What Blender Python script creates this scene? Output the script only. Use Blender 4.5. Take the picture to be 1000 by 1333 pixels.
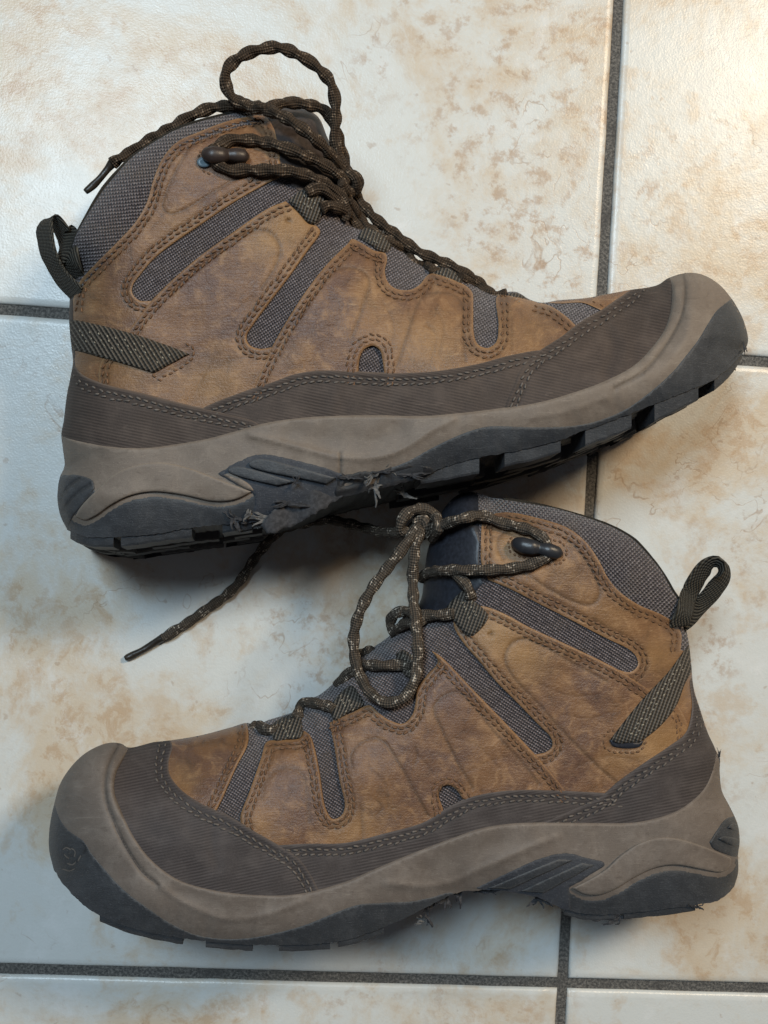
import bpy, bmesh, math, random
import numpy as np
from mathutils import Vector, Matrix, kdtree, noise
from mathutils.geometry import delaunay_2d_cdt

for o in list(bpy.data.objects):
    bpy.data.objects.remove(o, do_unlink=True)
scene = bpy.context.scene
COL = scene.collection
random.seed(7)
RNG = np.random.default_rng(5)

# ------------------------------------------------------------------ camera
PW, PH, FPX = 1000.0, 1333.0, 1400.0        # photograph size, focal length in its pixels
LDIST = 0.58                                # lens to floor along the view axis
_n = np.array([0.0726, -0.0041, 0.9974]); _n /= np.linalg.norm(_n)   # floor normal in camera axes
_ex = np.array([1.0, 0, 0]); _X = _ex - _ex.dot(_n) * _n; _X /= np.linalg.norm(_X)
_Y = np.cross(_n, _X)
W2C = np.stack([_X, _Y, _n])                # rows: world axes in camera axes
CAMPOS = W2C @ np.array([0, 0, 1.0]) * LDIST
cam_d = bpy.data.cameras.new('camera')
cam = bpy.data.objects.new('camera', cam_d); COL.objects.link(cam)
m = Matrix.Identity(4)
for r in range(3):
    for c in range(3):
        m[r][c] = float(W2C[r][c])
    m[r][3] = float(CAMPOS[r])
cam.matrix_world = m
cam_d.sensor_fit = 'VERTICAL'; cam_d.sensor_height = 36.0; cam_d.sensor_width = 27.0
cam_d.lens = FPX / PH * 36.0
cam_d.clip_start = 0.01; cam_d.clip_end = 50
scene.camera = cam

# ------------------------------------------------------------------ light
world = bpy.data.worlds.new('World'); scene.world = world; world.use_nodes = True
bg = world.node_tree.nodes['Background']
bg.inputs[0].default_value = (0.85, 0.88, 1.0, 1); bg.inputs[1].default_value = 0.055
def area(name, direction, dist, sx, sy, power, color, target=(0, 0, 0.03)):
    d = bpy.data.lights.new(name, 'AREA'); d.shape = 'RECTANGLE'
    d.size = sx; d.size_y = sy; d.energy = power; d.color = color
    o = bpy.data.objects.new(name, d); COL.objects.link(o)
    v = Vector(direction).normalized()
    o.location = Vector(target) + v * dist
    o.rotation_euler = (-v).to_track_quat('-Z', 'Y').to_euler()
    return o
area('window_light', (-0.22, 0.42, 1.0), 2.0, 0.46, 0.48, 26.5, (0.68, 0.86, 1.0), (-0.05, -0.05, 0.03))
area('room_lamp', (0.62, 0.66, 1.0), 1.8, 0.30, 0.30, 20.5, (1.0, 0.80, 0.56), (0.08, -0.08, 0.03))
scene.view_settings.view_transform = 'Standard'
scene.view_settings.look = 'None'
scene.view_settings.exposure = 0.0
scene.view_settings.gamma = 1.0
scene.render.resolution_x = 768; scene.render.resolution_y = 1024
scene.render.engine = 'CYCLES'

# ------------------------------------------------------------------ geometry helpers
def unproj(px, z):
    """photo pixel positions (N,2) + heights (N,) -> world points on those heights"""
    px = np.atleast_2d(np.asarray(px, float)); z = np.broadcast_to(np.asarray(z, float), (len(px),))
    dc = np.stack([(px[:, 0] - PW / 2) / FPX, -(px[:, 1] - PH / 2) / FPX, -np.ones(len(px))], 1)
    dw = dc @ W2C.T
    t = (z - CAMPOS[2]) / dw[:, 2]
    return CAMPOS[None, :] + dw * t[:, None]

def crom(pts, step=3.0, closed=False):
    """Catmull-Rom through pts, resampled at about step"""
    p = np.asarray(pts, float)
    if len(p) < 3 and not closed:
        q = p
        n = max(2, int(np.linalg.norm(p[1] - p[0]) / step) + 1)
        return np.stack([np.linspace(p[0][k], p[1][k], n) for k in range(p.shape[1])], 1)
    if closed:
        e = np.vstack([p[-1], p, p[0], p[1]])
    else:
        e = np.vstack([2 * p[0] - p[1], p, 2 * p[-1] - p[-2]])
    out = []
    for i in range(1, len(e) - 2):
        p0, p1, p2, p3 = e[i - 1], e[i], e[i + 1], e[i + 2]
        def tj(a, b): return max(np.linalg.norm((b - a)[:2]), 1e-6) ** 0.5
        t0 = 0; t1 = t0 + tj(p0, p1); t2 = t1 + tj(p1, p2); t3 = t2 + tj(p2, p3)
        n = max(2, int(np.linalg.norm((p2 - p1)[:2]) / (step * 0.25)))
        t = np.linspace(t1, t2, n, endpoint=False)[:, None]
        A1 = (t1 - t) / (t1 - t0) * p0 + (t - t0) / (t1 - t0) * p1
        A2 = (t2 - t) / (t2 - t1) * p1 + (t - t1) / (t2 - t1) * p2
        A3 = (t3 - t) / (t3 - t2) * p2 + (t - t2) / (t3 - t2) * p3
        B1 = (t2 - t) / (t2 - t0) * A1 + (t - t0) / (t2 - t0) * A2
        B2 = (t3 - t) / (t3 - t1) * A2 + (t - t1) / (t3 - t1) * A3
        out.append((t2 - t) / (t2 - t1) * B1 + (t - t1) / (t2 - t1) * B2)
    q = np.vstack(out + ([] if closed else [p[-1:]]))
    return resample(q, step, closed)

def resample(q, step, closed=False):
    q = np.asarray(q, float)
    if closed: q = np.vstack([q, q[:1]])
    seg = np.linalg.norm(np.diff(q[:, :2], axis=0), axis=1)
    s = np.concatenate([[0], np.cumsum(seg)])
    n = max(2, int(round(s[-1] / step)) + 1)
    t = np.linspace(0, s[-1], n)
    if closed: t = t[:-1]
    return np.stack([np.interp(t, s, q[:, k]) for k in range(q.shape[1])], 1)

def inside(pts, poly):
    x, y = pts[:, 0], pts[:, 1]
    res = np.zeros(len(pts), bool)
    px, py = poly[:, 0], poly[:, 1]
    qx, qy = np.roll(px, -1), np.roll(py, -1)
    for i in range(len(poly)):
        if py[i] == qy[i]: continue
        c = (py[i] > y) != (qy[i] > y)
        if not c.any(): continue
        xi = (qx[i] - px[i]) * (y - py[i]) / (qy[i] - py[i]) + px[i]
        res ^= c & (x < xi)
    return res

class Dist:
    def __init__(self, pts):
        self.kd = kdtree.KDTree(len(pts))
        for i, p in enumerate(pts): self.kd.insert((p[0], p[1], 0), i)
        self.kd.balance()
    def __call__(self, q):
        f = self.kd.find
        return np.array([f((a, b, 0))[2] for a, b in q[:, :2]])

def offset(line, d):
    t = np.gradient(line[:, :2], axis=0); t /= np.linalg.norm(t, axis=1)[:, None] + 1e-9
    nrm = np.stack([-t[:, 1], t[:, 0]], 1)
    return line[:, :2] + nrm * d

def mesh_obj(name, verts, faces, mat, parent=None, uv=None, attrs=None, smooth=True, origin=(0, 0, 0)):
    me = bpy.data.meshes.new(name)
    v = np.asarray(verts, float) - np.asarray(origin, float)
    me.from_pydata(v.tolist(), [], [list(map(int, f)) for f in faces])
    if uv is not None:
        l = me.uv_layers.new(name='UVMap')
        idx = np.zeros(len(me.loops), int); me.loops.foreach_get('vertex_index', idx)
        l.data.foreach_set('uv', np.asarray(uv, float)[idx].ravel())
    for k, val in (attrs or {}).items():
        a = me.attributes.new(k, 'FLOAT', 'POINT'); a.data.foreach_set('value', np.asarray(val, float))
    if smooth: me.polygons.foreach_set('use_smooth', [True] * len(me.polygons))
    me.materials.append(mat); me.update()
    o = bpy.data.objects.new(name, me); COL.objects.link(o)
    if parent is not None: o.parent = parent
    return o

def sstep(x): x = np.clip(x, 0, 1); return x * x * (3 - 2 * x)

# ------------------------------------------------------------------ material helpers
class NT:
    def __init__(self, name):
        self.m = bpy.data.materials.new(name); self.m.use_nodes = True
        self.t = self.m.node_tree; self.t.nodes.clear()
        self.out = self.n('ShaderNodeOutputMaterial'); self.b = self.n('ShaderNodeBsdfPrincipled')
        self.l(self.b.outputs[0], self.out.inputs[0])
    def n(self, ty, **kw):
        nd = self.t.nodes.new(ty)
        for k, v in kw.items(): setattr(nd, k, v)
        return nd
    def l(self, a, b): self.t.links.new(a, b)
    def put(self, sock, v):
        if hasattr(v, 'links') or isinstance(v, bpy.types.NodeSocket): self.l(v, sock)
        elif isinstance(v, (tuple, list)) and len(v) == 3 and sock.type == 'RGBA': sock.default_value = (*v, 1)
        else: sock.default_value = v
    def math(self, op, a, b=0.0, c=None, clamp=False):
        nd = self.n('ShaderNodeMath', operation=op, use_clamp=clamp)
        self.put(nd.inputs[0], a); self.put(nd.inputs[1], b)
        if c is not None: self.put(nd.inputs[2], c)
        return nd.outputs[0]
    def mix(self, f, a, b, mode='MIX'):
        nd = self.n('ShaderNodeMix', data_type='RGBA', blend_type=mode)
        self.put(nd.inputs[0], f); self.put(nd.inputs[6], a); self.put(nd.inputs[7], b)
        return nd.outputs[2]
    def ramp(self, f, lo, hi):
        nd = self.n('ShaderNodeMapRange', interpolation_type='SMOOTHSTEP')
        self.put(nd.inputs[0], f); nd.inputs[1].default_value = lo; nd.inputs[2].default_value = hi
        return nd.outputs[0]
    def noise(self, vec, scale, detail=3.0, rough=0.55, dist=0.0):
        nd = self.n('ShaderNodeTexNoise')
        self.l(vec, nd.inputs['Vector']); nd.inputs['Scale'].default_value = scale
        nd.inputs['Detail'].default_value = detail; nd.inputs['Roughness'].default_value = rough
        nd.inputs['Distortion'].default_value = dist
        return nd.outputs['Fac']
    def voro(self, vec, scale, feature='F1'):
        nd = self.n('ShaderNodeTexVoronoi', feature=feature)
        self.l(vec, nd.inputs['Vector']); nd.inputs['Scale'].default_value = scale
        return nd.outputs['Distance']
    def uv(self, rot=0.0, sx=1.0, sy=1.0):
        u = self.n('ShaderNodeUVMap'); u.uv_map = 'UVMap'
        mp = self.n('ShaderNodeMapping'); mp.inputs['Rotation'].default_value = (0, 0, math.radians(rot))
        mp.inputs['Scale'].default_value = (sx, sy, 1)
        self.l(u.outputs[0], mp.inputs[0]); return mp.outputs[0]
    def xyz(self, vec):
        s = self.n('ShaderNodeSeparateXYZ'); self.l(vec, s.inputs[0]); return s.outputs
    def attr(self, name):
        a = self.n('ShaderNodeAttribute'); a.attribute_name = name; return a.outputs['Fac']
    def bump(self, h, strength=0.5, dist=0.001, prev=None):
        nd = self.n('ShaderNodeBump'); self.put(nd.inputs['Strength'], strength); nd.inputs['Distance'].default_value = dist
        self.l(h, nd.inputs['Height'])
        if prev is not None: self.l(prev, nd.inputs['Normal'])
        return nd.outputs[0]
    def done(self, col, rough, normal=None, spec=0.5, **kw):
        self.put(self.b.inputs['Base Color'], col); self.put(self.b.inputs['Roughness'], rough)
        self.b.inputs['Specular IOR Level'].default_value = spec
        if normal is not None: self.l(normal, self.b.inputs['Normal'])
        for k, v in kw.items(): self.put(self.b.inputs[k], v)
        return self.m
# UV unit = 100 photo pixels (about 33 mm on the boot)

def mat_leather(name, seed, warm):
    k = NT(name); u0 = k.uv()
    off = k.n('ShaderNodeVectorMath', operation='ADD'); k.l(u0, off.inputs[0]); off.inputs[1].default_value = (seed, seed * 2.3, 0)
    u = off.outputs[0]
    big = k.noise(u, 1.3, 4, 0.6, 0.4); mid = k.noise(u, 5.0, 5, 0.65, 0.6); fine = k.noise(u, 26, 3, 0.6)
    st = k.n('ShaderNodeMapping'); k.l(u, st.inputs[0]); st.inputs['Rotation'].default_value = (0, 0, 0.9); st.inputs['Scale'].default_value = (1.2, 11, 1)
    scr = k.noise(st.outputs[0], 3.5, 4, 0.7, 1.2)
    st2 = k.n('ShaderNodeMapping'); k.l(u, st2.inputs[0]); st2.inputs['Rotation'].default_value = (0, 0, -0.5); st2.inputs['Scale'].default_value = (1.6, 20, 1)
    scr2 = k.noise(st2.outputs[0], 3.0, 3, 0.7, 1.6)
    base = (0.190, 0.096, 0.044); dark = (0.068, 0.037, 0.023); tan = (0.325, 0.185, 0.092); mauve = (0.128, 0.068, 0.044)
    c = k.mix(k.ramp(big, 0.40, 0.62), base, mauve)
    c = k.mix(k.math('MULTIPLY', k.ramp(mid, 0.48, 0.70), 0.7), c, tan)
    c = k.mix(k.math('MULTIPLY', k.ramp(mid, 0.46, 0.28), 0.65), c, dark)
    c = k.mix(k.math('MULTIPLY', k.ramp(scr, 0.56, 0.74), 0.45), c, (0.40, 0.26, 0.145))
    c = k.mix(k.math('MULTIPLY', k.ramp(scr2, 0.62, 0.70), 0.45), c, (0.42, 0.28, 0.16))
    c = k.mix(k.math('MULTIPLY', k.ramp(fine, 0.60, 0.85), 0.25), c, dark)
    t = k.attr('tint')                       # wear patches of the hide: + amber, - dull mauve
    c = k.mix(k.math('MULTIPLY', k.math('MAXIMUM', t, 0.0), 0.75), c, (0.33, 0.19, 0.075))
    c = k.mix(k.math('MULTIPLY', k.math('MAXIMUM', k.math('MULTIPLY', t, -1.0), 0.0), 0.8), c, (0.118, 0.064, 0.048))
    e = k.attr('edge')                       # raw cut edge of the hide, px from the cut / 10
    en = k.math('ADD', e, k.math('MULTIPLY', k.math('SUBTRACT', mid, 0.5), 0.8))
    c = k.mix(k.math('MULTIPLY', k.ramp(en, 0.34, 0.02), 0.6), c, (0.33, 0.185, 0.082))
    cd = k.attr('dirt')
    c = k.mix(k.math('MULTIPLY', cd, 0.55), c, (0.07, 0.04, 0.022))
    h = k.math('ADD', k.math('MULTIPLY', k.voro(u, 42), 0.35), k.math('ADD', k.math('MULTIPLY', mid, 0.5), k.math('MULTIPLY', fine, 0.5)))
    crk = k.n('ShaderNodeTexVoronoi', feature='DISTANCE_TO_EDGE'); wq = k.n('ShaderNodeTexNoise'); k.l(u, wq.inputs['Vector']); wq.inputs['Scale'].default_value = 6
    wm = k.n('ShaderNodeVectorMath', operation='MULTIPLY_ADD'); k.l(wq.outputs['Color'], wm.inputs[0]); wm.inputs[1].default_value = (0.25, 0.25, 0); k.l(u, wm.inputs[2]); k.l(wm.outputs[0], crk.inputs['Vector']); crk.inputs['Scale'].default_value = 9
    cr = k.math('MULTIPLY', k.ramp(crk.outputs['Distance'], 0.10, 0.0), k.ramp(big, 0.45, 0.62))
    c = k.mix(k.math('MULTIPLY', cr, 0.12), c, dark)
    h = k.math('ADD', h, k.math('SUBTRACT', k.math('MULTIPLY', scr, 0.7), k.math('MULTIPLY', cr, 0.22)))
    b = k.bump(h, 0.5, 0.0007)
    r = k.math('ADD', 0.34, k.math('MULTIPLY', mid, 0.25))
    return k.done(c, r, b, 0.5)

def mat_knit(name, kind):
    k = NT(name); 
    rot = {'slot': 33, 'slot2': -33, 'collar': 6, 'collar2': 42}[kind]
    pit = 3.3 if 'slot' in kind else 3.8
    f = 100.0 / pit * 2 * math.pi
    x, y, _ = k.xyz(k.uv(rot))
    w = k.math('MULTIPLY', k.noise(k.uv(), 9, 3), 2.2)
    sx = k.math('SINE', k.math('ADD', k.math('MULTIPLY', x, f), w)); 
    sy0 = k.math('MULTIPLY', y, f * (0.9 if 'slot' in kind else 0.86))
    zig = k.math('MULTIPLY', k.math('ABSOLUTE', k.math('SINE', k.math('MULTIPLY', x, f * 0.5))), 1.6)
    sy = k.math('SINE', k.math('ADD', k.math('ADD', sy0, w), zig))
    p = k.math('ADD', k.math('MULTIPLY', sx, 0.5), k.math('MULTIPLY', sy, 0.7))
    n1 = k.noise(k.uv(), 40, 2); n2 = k.noise(k.uv(), 2.5, 3)
    pm = k.math('ADD', k.math('ADD', p, k.math('MULTIPLY', k.math('SUBTRACT', n1, 0.5), 2.6)), k.math('MULTIPLY', k.math('SUBTRACT', k.noise(k.uv(), 14, 3), 0.5), 1.6))
    c = k.mix(k.ramp(pm, -0.6, 0.4), (0.034, 0.027, 0.029), (0.118, 0.096, 0.100))
    c = k.mix(k.ramp(pm, 0.55, 1.05), c, (0.31, 0.275, 0.285) if 'slot' in kind else (0.25, 0.225, 0.22))
    c = k.mix(k.math('MULTIPLY', k.ramp(n2, 0.45, 0.75), 0.35), c, (0.12, 0.088, 0.060))
    b = k.bump(p, 0.9, 0.0006)
    return k.done(c, 0.85, b, 0.25, **{'Sheen Weight': 0.15})

def mat_twill(name, col, col2, rot=-12):
    k = NT(name); x, y, _ = k.xyz(k.uv(rot))
    f = 100.0 / 3.9 * 2 * math.pi
    nz = k.noise(k.uv(), 3.0, 4, 0.6); fine = k.noise(k.uv(), 45, 2)
    s = k.math('SINE', k.math('ADD', k.math('MULTIPLY', y, f), k.math('MULTIPLY', nz, 1.2)))
    amp = k.ramp(k.noise(k.uv(), 2.2, 2), 0.25, 0.6)
    sm = k.math('ADD', k.math('MULTIPLY', k.math('MULTIPLY', s, 0.5), amp), k.math('MULTIPLY', k.math('SUBTRACT', fine, 0.5), 1.2))
    c = k.mix(k.ramp(sm, -0.6, 0.7), (col[0] * 0.58, col[1] * 0.58, col[2] * 0.58), col)
    c = k.mix(k.math('MULTIPLY', k.ramp(nz, 0.40, 0.75), 0.4), c, col2)
    sc = k.noise(k.uv(20, 1, 9), 2.6, 4, 0.7, 1.0)
    c = k.mix(k.math('MULTIPLY', k.ramp(sc, 0.6, 0.78), 0.4), c, (col2[0] * 1.7, col2[1] * 1.7, col2[2] * 1.7))
    e = k.attr('edge')
    c = k.mix(k.math('MULTIPLY', k.ramp(e, 0.35, 0.0), 0.55), c, (col2[0] * 1.5, col2[1] * 1.5, col2[2] * 1.45))
    c = k.mix(k.math('MULTIPLY', k.attr('dirt'), 0.5), c, (col[0] * 0.4, col[1] * 0.4, col[2] * 0.4))
    b = k.bump(sm, 0.35, 0.0003)
    return k.done(c, 0.72, b, 0.3)

def mat_rubber(name, col, dust, rough=0.62, grain=30, dustamt=0.5, spk=0.0, bstr=0.4):
    k = NT(name); u = k.uv()
    big = k.noise(u, 3.2, 8, 0.72, 0.5); fine = k.noise(u, grain, 3, 0.6); mid = k.noise(u, 11, 5, 0.72)
    sc = k.noise(k.uv(-15, 1, 12), 3.0, 4, 0.7, 0.8)
    c = k.mix(k.math('MULTIPLY', k.ramp(big, 0.40, 0.72), dustamt), col, dust)
    c = k.mix(k.math('MULTIPLY', k.ramp(mid, 0.52, 0.75), 0.45), c, (col[0] * 0.55, col[1] * 0.5, col[2] * 0.47))
    c = k.mix(k.math('MULTIPLY', k.ramp(sc, 0.60, 0.74), 0.45), c, (dust[0] * 1.35, dust[1] * 1.35, dust[2] * 1.32))
    if spk: c = k.mix(k.math('MULTIPLY', k.ramp(fine, 0.58, 0.72), spk), c, (dust[0] * 2.2, dust[1] * 2.2, dust[2] * 2.2))
    sc2 = k.noise(k.uv(35, 1.3, 16), 4.0, 3, 0.7, 1.5)
    c = k.mix(k.math('MULTIPLY', k.ramp(sc2, 0.64, 0.70), 0.5), c, (dust[0] * 1.5, dust[1] * 1.5, dust[2] * 1.48))
    dk = k.noise(k.uv(-20, 1, 4), 7.0, 6, 0.75, 0.6)
    c = k.mix(k.math('MULTIPLY', k.ramp(dk, 0.56, 0.68), 0.4), c, (col[0] * 0.5, col[1] * 0.47, col[2] * 0.45))
    c = k.mix(k.math('MULTIPLY', k.attr('dirt'), 0.6), c, (col[0] * 0.35, col[1] * 0.33, col[2] * 0.31))
    e = k.attr('edge')
    c = k.mix(k.math('MULTIPLY', k.ramp(e, 0.30, 0.0), 0.4), c, (dust[0] * 1.25, dust[1] * 1.25, dust[2] * 1.22))
    h = k.math('ADD', k.math('MULTIPLY', fine, 0.8), k.math('ADD', mid, k.math('MULTIPLY', sc, 0.5)))
    return k.done(c, k.math('ADD', rough - 0.1, k.math('MULTIPLY', big, 0.25)), k.bump(h, bstr, 0.0007), 0.45)

def mat_lace(name, col, fleck, amt):
    k = NT(name); x, y, _ = k.xyz(k.uv())       # x along (lace radii), y around 0..1
    a = k.math('SINE', k.math('ADD', k.math('MULTIPLY', x, 7.0), k.math('MULTIPLY', y, 2 * math.pi * 6)))
    b_ = k.math('SINE', k.math('SUBTRACT', k.math('MULTIPLY', x, 7.0), k.math('MULTIPLY', y, 2 * math.pi * 6)))
    br = k.math('MULTIPLY', a, b_)
    cb = k.n('ShaderNodeCombineXYZ'); k.l(k.math('MULTIPLY', x, 0.33), cb.inputs[0]); k.l(k.math('ADD', k.math('MULTIPLY', y, 5.0), k.math('MULTIPLY', x, 0.24)), cb.inputs[1])
    nz = k.noise(cb.outputs[0], 1.6, 2, 0.5)
    cb2 = k.n('ShaderNodeCombineXYZ'); k.l(k.math('MULTIPLY', x, 0.5), cb2.inputs[0]); k.l(y, cb2.inputs[1])
    n2 = k.noise(cb2.outputs[0], 3, 3)
    c = k.mix(k.ramp(br, -0.6, 0.7), (col[0] * 0.45, col[1] * 0.45, col[2] * 0.45), col)
    c = k.mix(k.math('MULTIPLY', k.ramp(n2, 0.5, 0.8), 0.5), c, (col[0] * 1.7, col[1] * 1.6, col[2] * 1.5))
    c = k.mix(k.math('MULTIPLY', k.math('MULTIPLY', k.ramp(nz, 0.62, 0.68), k.ramp(br, -0.7, 0.2)), amt), c, fleck)
    hx = k.math('SINE', k.math('ADD', k.math('MULTIPLY', x, 1.05), k.math('MULTIPLY', y, 2 * math.pi)))
    hy = k.math('SINE', k.math('SUBTRACT', k.math('MULTIPLY', x, 1.05), k.math('MULTIPLY', y, 2 * math.pi)))
    th_ = k.math('MAXIMUM', k.ramp(hx, 0.93, 0.985), k.ramp(hy, 0.93, 0.985))
    c = k.mix(k.math('MULTIPLY', k.math('MULTIPLY', th_, k.ramp(n2, 0.42, 0.56)), k.math('MULTIPLY', k.ramp(br, -0.5, 0.4), amt)), c, fleck)
    return k.done(c, 0.8, k.bump(br, 0.7, 0.0005), 0.25)

def mat_web(name, col, rot, pitch=5.0):
    k = NT(name); x, y, _ = k.xyz(k.uv(rot)); f = 100.0 / pitch * 2 * math.pi
    s = k.math('SINE', k.math('ADD', k.math('MULTIPLY', x, f), k.math('MULTIPLY', k.noise(k.uv(), 12, 2), 1.2)))
    s2 = k.math('SINE', k.math('MULTIPLY', y, f * 1.1))
    p = k.math('ADD', s, k.math('MULTIPLY', s2, 0.35)); nz = k.noise(k.uv(), 30, 3)
    pm = k.math('ADD', p, k.math('MULTIPLY', k.math('SUBTRACT', nz, 0.5), 1.5))
    c = k.mix(k.ramp(pm, -0.8, 0.9), (col[0] * 0.35, col[1] * 0.35, col[2] * 0.35), (col[0] * 1.3, col[1] * 1.3, col[2] * 1.3))
    return k.done(c, 0.78, k.bump(p, 0.8, 0.0006), 0.3)

def mat_plain(name, col, rough, spec=0.5, grain=20, var=0.35):
    k = NT(name); tc = k.n('ShaderNodeTexCoord').outputs['Object']
    nz = k.noise(tc, grain * 30, 3, 0.6); nb = k.noise(tc, grain * 4, 3)
    c = k.mix(k.ramp(nz, 0.3, 0.8), (col[0] * (1 - var), col[1] * (1 - var), col[2] * (1 - var)), (col[0] * (1 + var), col[1] * (1 + var), col[2] * (1 + var)))
    c = k.mix(k.math('MULTIPLY', k.ramp(nb, 0.5, 0.75), 0.3), c, (col[0] * 1.5, col[1] * 1.45, col[2] * 1.4))
    return k.done(c, rough, k.bump(nz, 0.25, 0.0004), spec)

def mat_tile():
    k = NT('ceramic_tile'); tc = k.n('ShaderNodeTexCoord').outputs['Object']
    inf = k.n('ShaderNodeObjectInfo')
    cb = k.n('ShaderNodeVectorMath', operation='MULTIPLY_ADD'); k.l(inf.outputs['Random'], cb.inputs[0])
    cb.inputs[1].default_value = (7.3, 11.9, 3.1); k.l(tc, cb.inputs[2]); u = cb.outputs[0]
    wv = k.n('ShaderNodeTexNoise'); k.l(u, wv.inputs['Vector']); wv.inputs['Scale'].default_value = 14; wv.inputs['Detail'].default_value = 4
    wp = k.n('ShaderNodeVectorMath', operation='MULTIPLY_ADD'); k.l(wv.outputs['Color'], wp.inputs[0])
    wp.inputs[1].default_value = (0.030, 0.030, 0.030); k.l(u, wp.inputs[2]); w = wp.outputs[0]
    big = k.noise(w, 9, 5, 0.62, 0.2); mid = k.noise(w, 26, 6, 0.68); mid2 = k.noise(u, 44, 6, 0.7, 0.6); fine = k.noise(u, 240, 3, 0.6); oran = k.noise(u, 900, 2, 0.5)
    pe = k.noise(w, 7.5, 9, 0.70, 0.3)
    c = k.mix(k.math('MULTIPLY', k.ramp(pe, 0.45, 0.62), 0.85), (0.645, 0.655, 0.63), (0.60, 0.495, 0.365))
    c = k.mix(k.math('MULTIPLY', k.ramp(mid, 0.52, 0.66), 0.55), c, (0.56, 0.43, 0.295))
    c = k.mix(k.math('MULTIPLY', k.ramp(mid, 0.47, 0.28), 0.8), c, (0.71, 0.715, 0.70))
    blot = k.math('MULTIPLY', k.ramp(pe, 0.49, 0.62), k.ramp(k.noise(u, 70, 8, 0.74, 0.4), 0.48, 0.60))
    c = k.mix(k.math('MULTIPLY', blot, 0.6), c, (0.47, 0.31, 0.18))
    blot2 = k.math('MULTIPLY', k.ramp(k.noise(w, 6, 4, 0.6), 0.50, 0.62), k.ramp(k.noise(u, 95, 5, 0.7), 0.50, 0.66))
    c = k.mix(k.math('MULTIPLY', blot2, 0.6), c, (0.40, 0.255, 0.15))
    # worm-like travertine veins inside the blotches
    ring = k.math('ABSOLUTE', k.math('SUBTRACT', k.noise(w, 40, 3, 0.55, 0.5), 0.52))
    vein = k.math('MULTIPLY', k.ramp(ring, 0.014, 0.002), k.math('MULTIPLY', k.ramp(k.noise(u, 12, 4), 0.52, 0.64), k.ramp(mid2, 0.42, 0.58)))
    c = k.mix(k.math('MULTIPLY', vein, 0.5), c, (0.33, 0.20, 0.11))
    sp = k.ramp(k.noise(u, 150, 2), 0.70, 0.78)
    c = k.mix(k.math('MULTIPLY', sp, 0.4), c, (0.36, 0.24, 0.15))
    c = k.mix(k.math('MULTIPLY', k.ramp(fine, 0.55, 0.8), 0.15), c, (0.40, 0.35, 0.30))
    h = k.math('ADD', k.math('MULTIPLY', oran, 0.7), k.math('ADD', k.math('MULTIPLY', fine, 0.8), k.math('MULTIPLY', mid, 0.6)))
    h = k.math('SUBTRACT', h, k.math('MULTIPLY', vein, 0.25))
    return k.done(c, k.math('ADD', 0.24, k.math('MULTIPLY', mid2, 0.16)), k.bump(h, 0.20, 0.0008), 0.40)

def mat_grout():
    k = NT('grout'); tc = k.n('ShaderNodeTexCoord').outputs['Object']
    a = k.noise(tc, 700, 3, 0.7); b = k.noise(tc, 60, 4, 0.6)
    c = k.mix(k.ramp(a, 0.35, 0.75), (0.060, 0.058, 0.055), (0.22, 0.205, 0.185))
    c = k.mix(k.math('MULTIPLY', k.ramp(b, 0.5, 0.7), 0.6), c, (0.065, 0.061, 0.058))
    return k.done(c, 0.85, k.bump(a, 0.8, 0.001), 0.3)

M = {}
M['tile'] = mat_tile(); M['grout'] = mat_grout()
M['leather1'] = mat_leather('brown_leather', 0.0, 1); M['leather2'] = mat_leather('brown_leather_worn', 4.7, 0)
M['knit1'] = mat_knit('grey_knit', 'slot'); M['knit2'] = mat_knit('grey_knit_cross', 'slot2')
M['collar1'] = mat_knit('collar_mesh', 'collar'); M['collar2'] = mat_knit('collar_mesh_ribbed', 'collar2')
M['twill1'] = mat_twill('dark_twill', (0.076, 0.057, 0.048), (0.125, 0.095, 0.078), -12)
M['twill2'] = mat_twill('dark_twill_cool', (0.072, 0.060, 0.058), (0.118, 0.100, 0.094), 12)
M['mid1'] = mat_rubber('taupe_foam', (0.158, 0.126, 0.101), (0.225, 0.186, 0.152), 0.60, 60, 0.7, 0.18, 0.2)
M['mid2'] = mat_rubber('taupe_foam_dull', (0.138, 0.112, 0.094), (0.205, 0.173, 0.148), 0.60, 60, 0.7, 0.18, 0.2)
M['out'] = mat_rubber('black_rubber', (0.036, 0.039, 0.044), (0.082, 0.086, 0.093), 0.55, 46, 0.5, 0.3)
M['plate'] = mat_rubber('speckled_rubber', (0.036, 0.040, 0.050), (0.075, 0.078, 0.085), 0.7, 42, 0.4, 0.55)
M['tread'] = mat_rubber('tread_rubber', (0.020, 0.020, 0.022), (0.045, 0.044, 0.044), 0.6, 30, 0.4)
M['torn'] = mat_plain('torn_rubber_fibre', (0.13, 0.125, 0.12), 0.95, 0.2)
M['torn_dark'] = mat_plain('torn_black_rubber', (0.05, 0.05, 0.054), 0.9, 0.2)
M['lace1'] = mat_lace('brown_lace', (0.072, 0.049, 0.032), (0.32, 0.24, 0.17), 0.6)
M['lace2'] = mat_lace('grey_brown_lace', (0.095, 0.076, 0.059), (0.50, 0.43, 0.35), 1.0)
M['web1'] = mat_web('olive_webbing', (0.100, 0.084, 0.066), 32); M['web2'] = mat_web('olive_webbing_fine', (0.112, 0.098, 0.082), -20, 4.4)
M['webt'] = mat_web('pull_tab_webbing', (0.060, 0.055, 0.044), 60)
M['stitch'] = mat_plain('brown_thread', (0.165, 0.088, 0.046), 0.7, 0.3)
M['stitch_dark'] = mat_plain('taupe_thread', (0.135, 0.115, 0.10), 0.75, 0.3)
M['stitch_pale'] = mat_plain('pale_thread', (0.30, 0.27, 0.21), 0.75, 0.3)
M['tongue'] = mat_plain('dark_tongue', (0.048, 0.036, 0.032), 0.6, 0.4)
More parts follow.
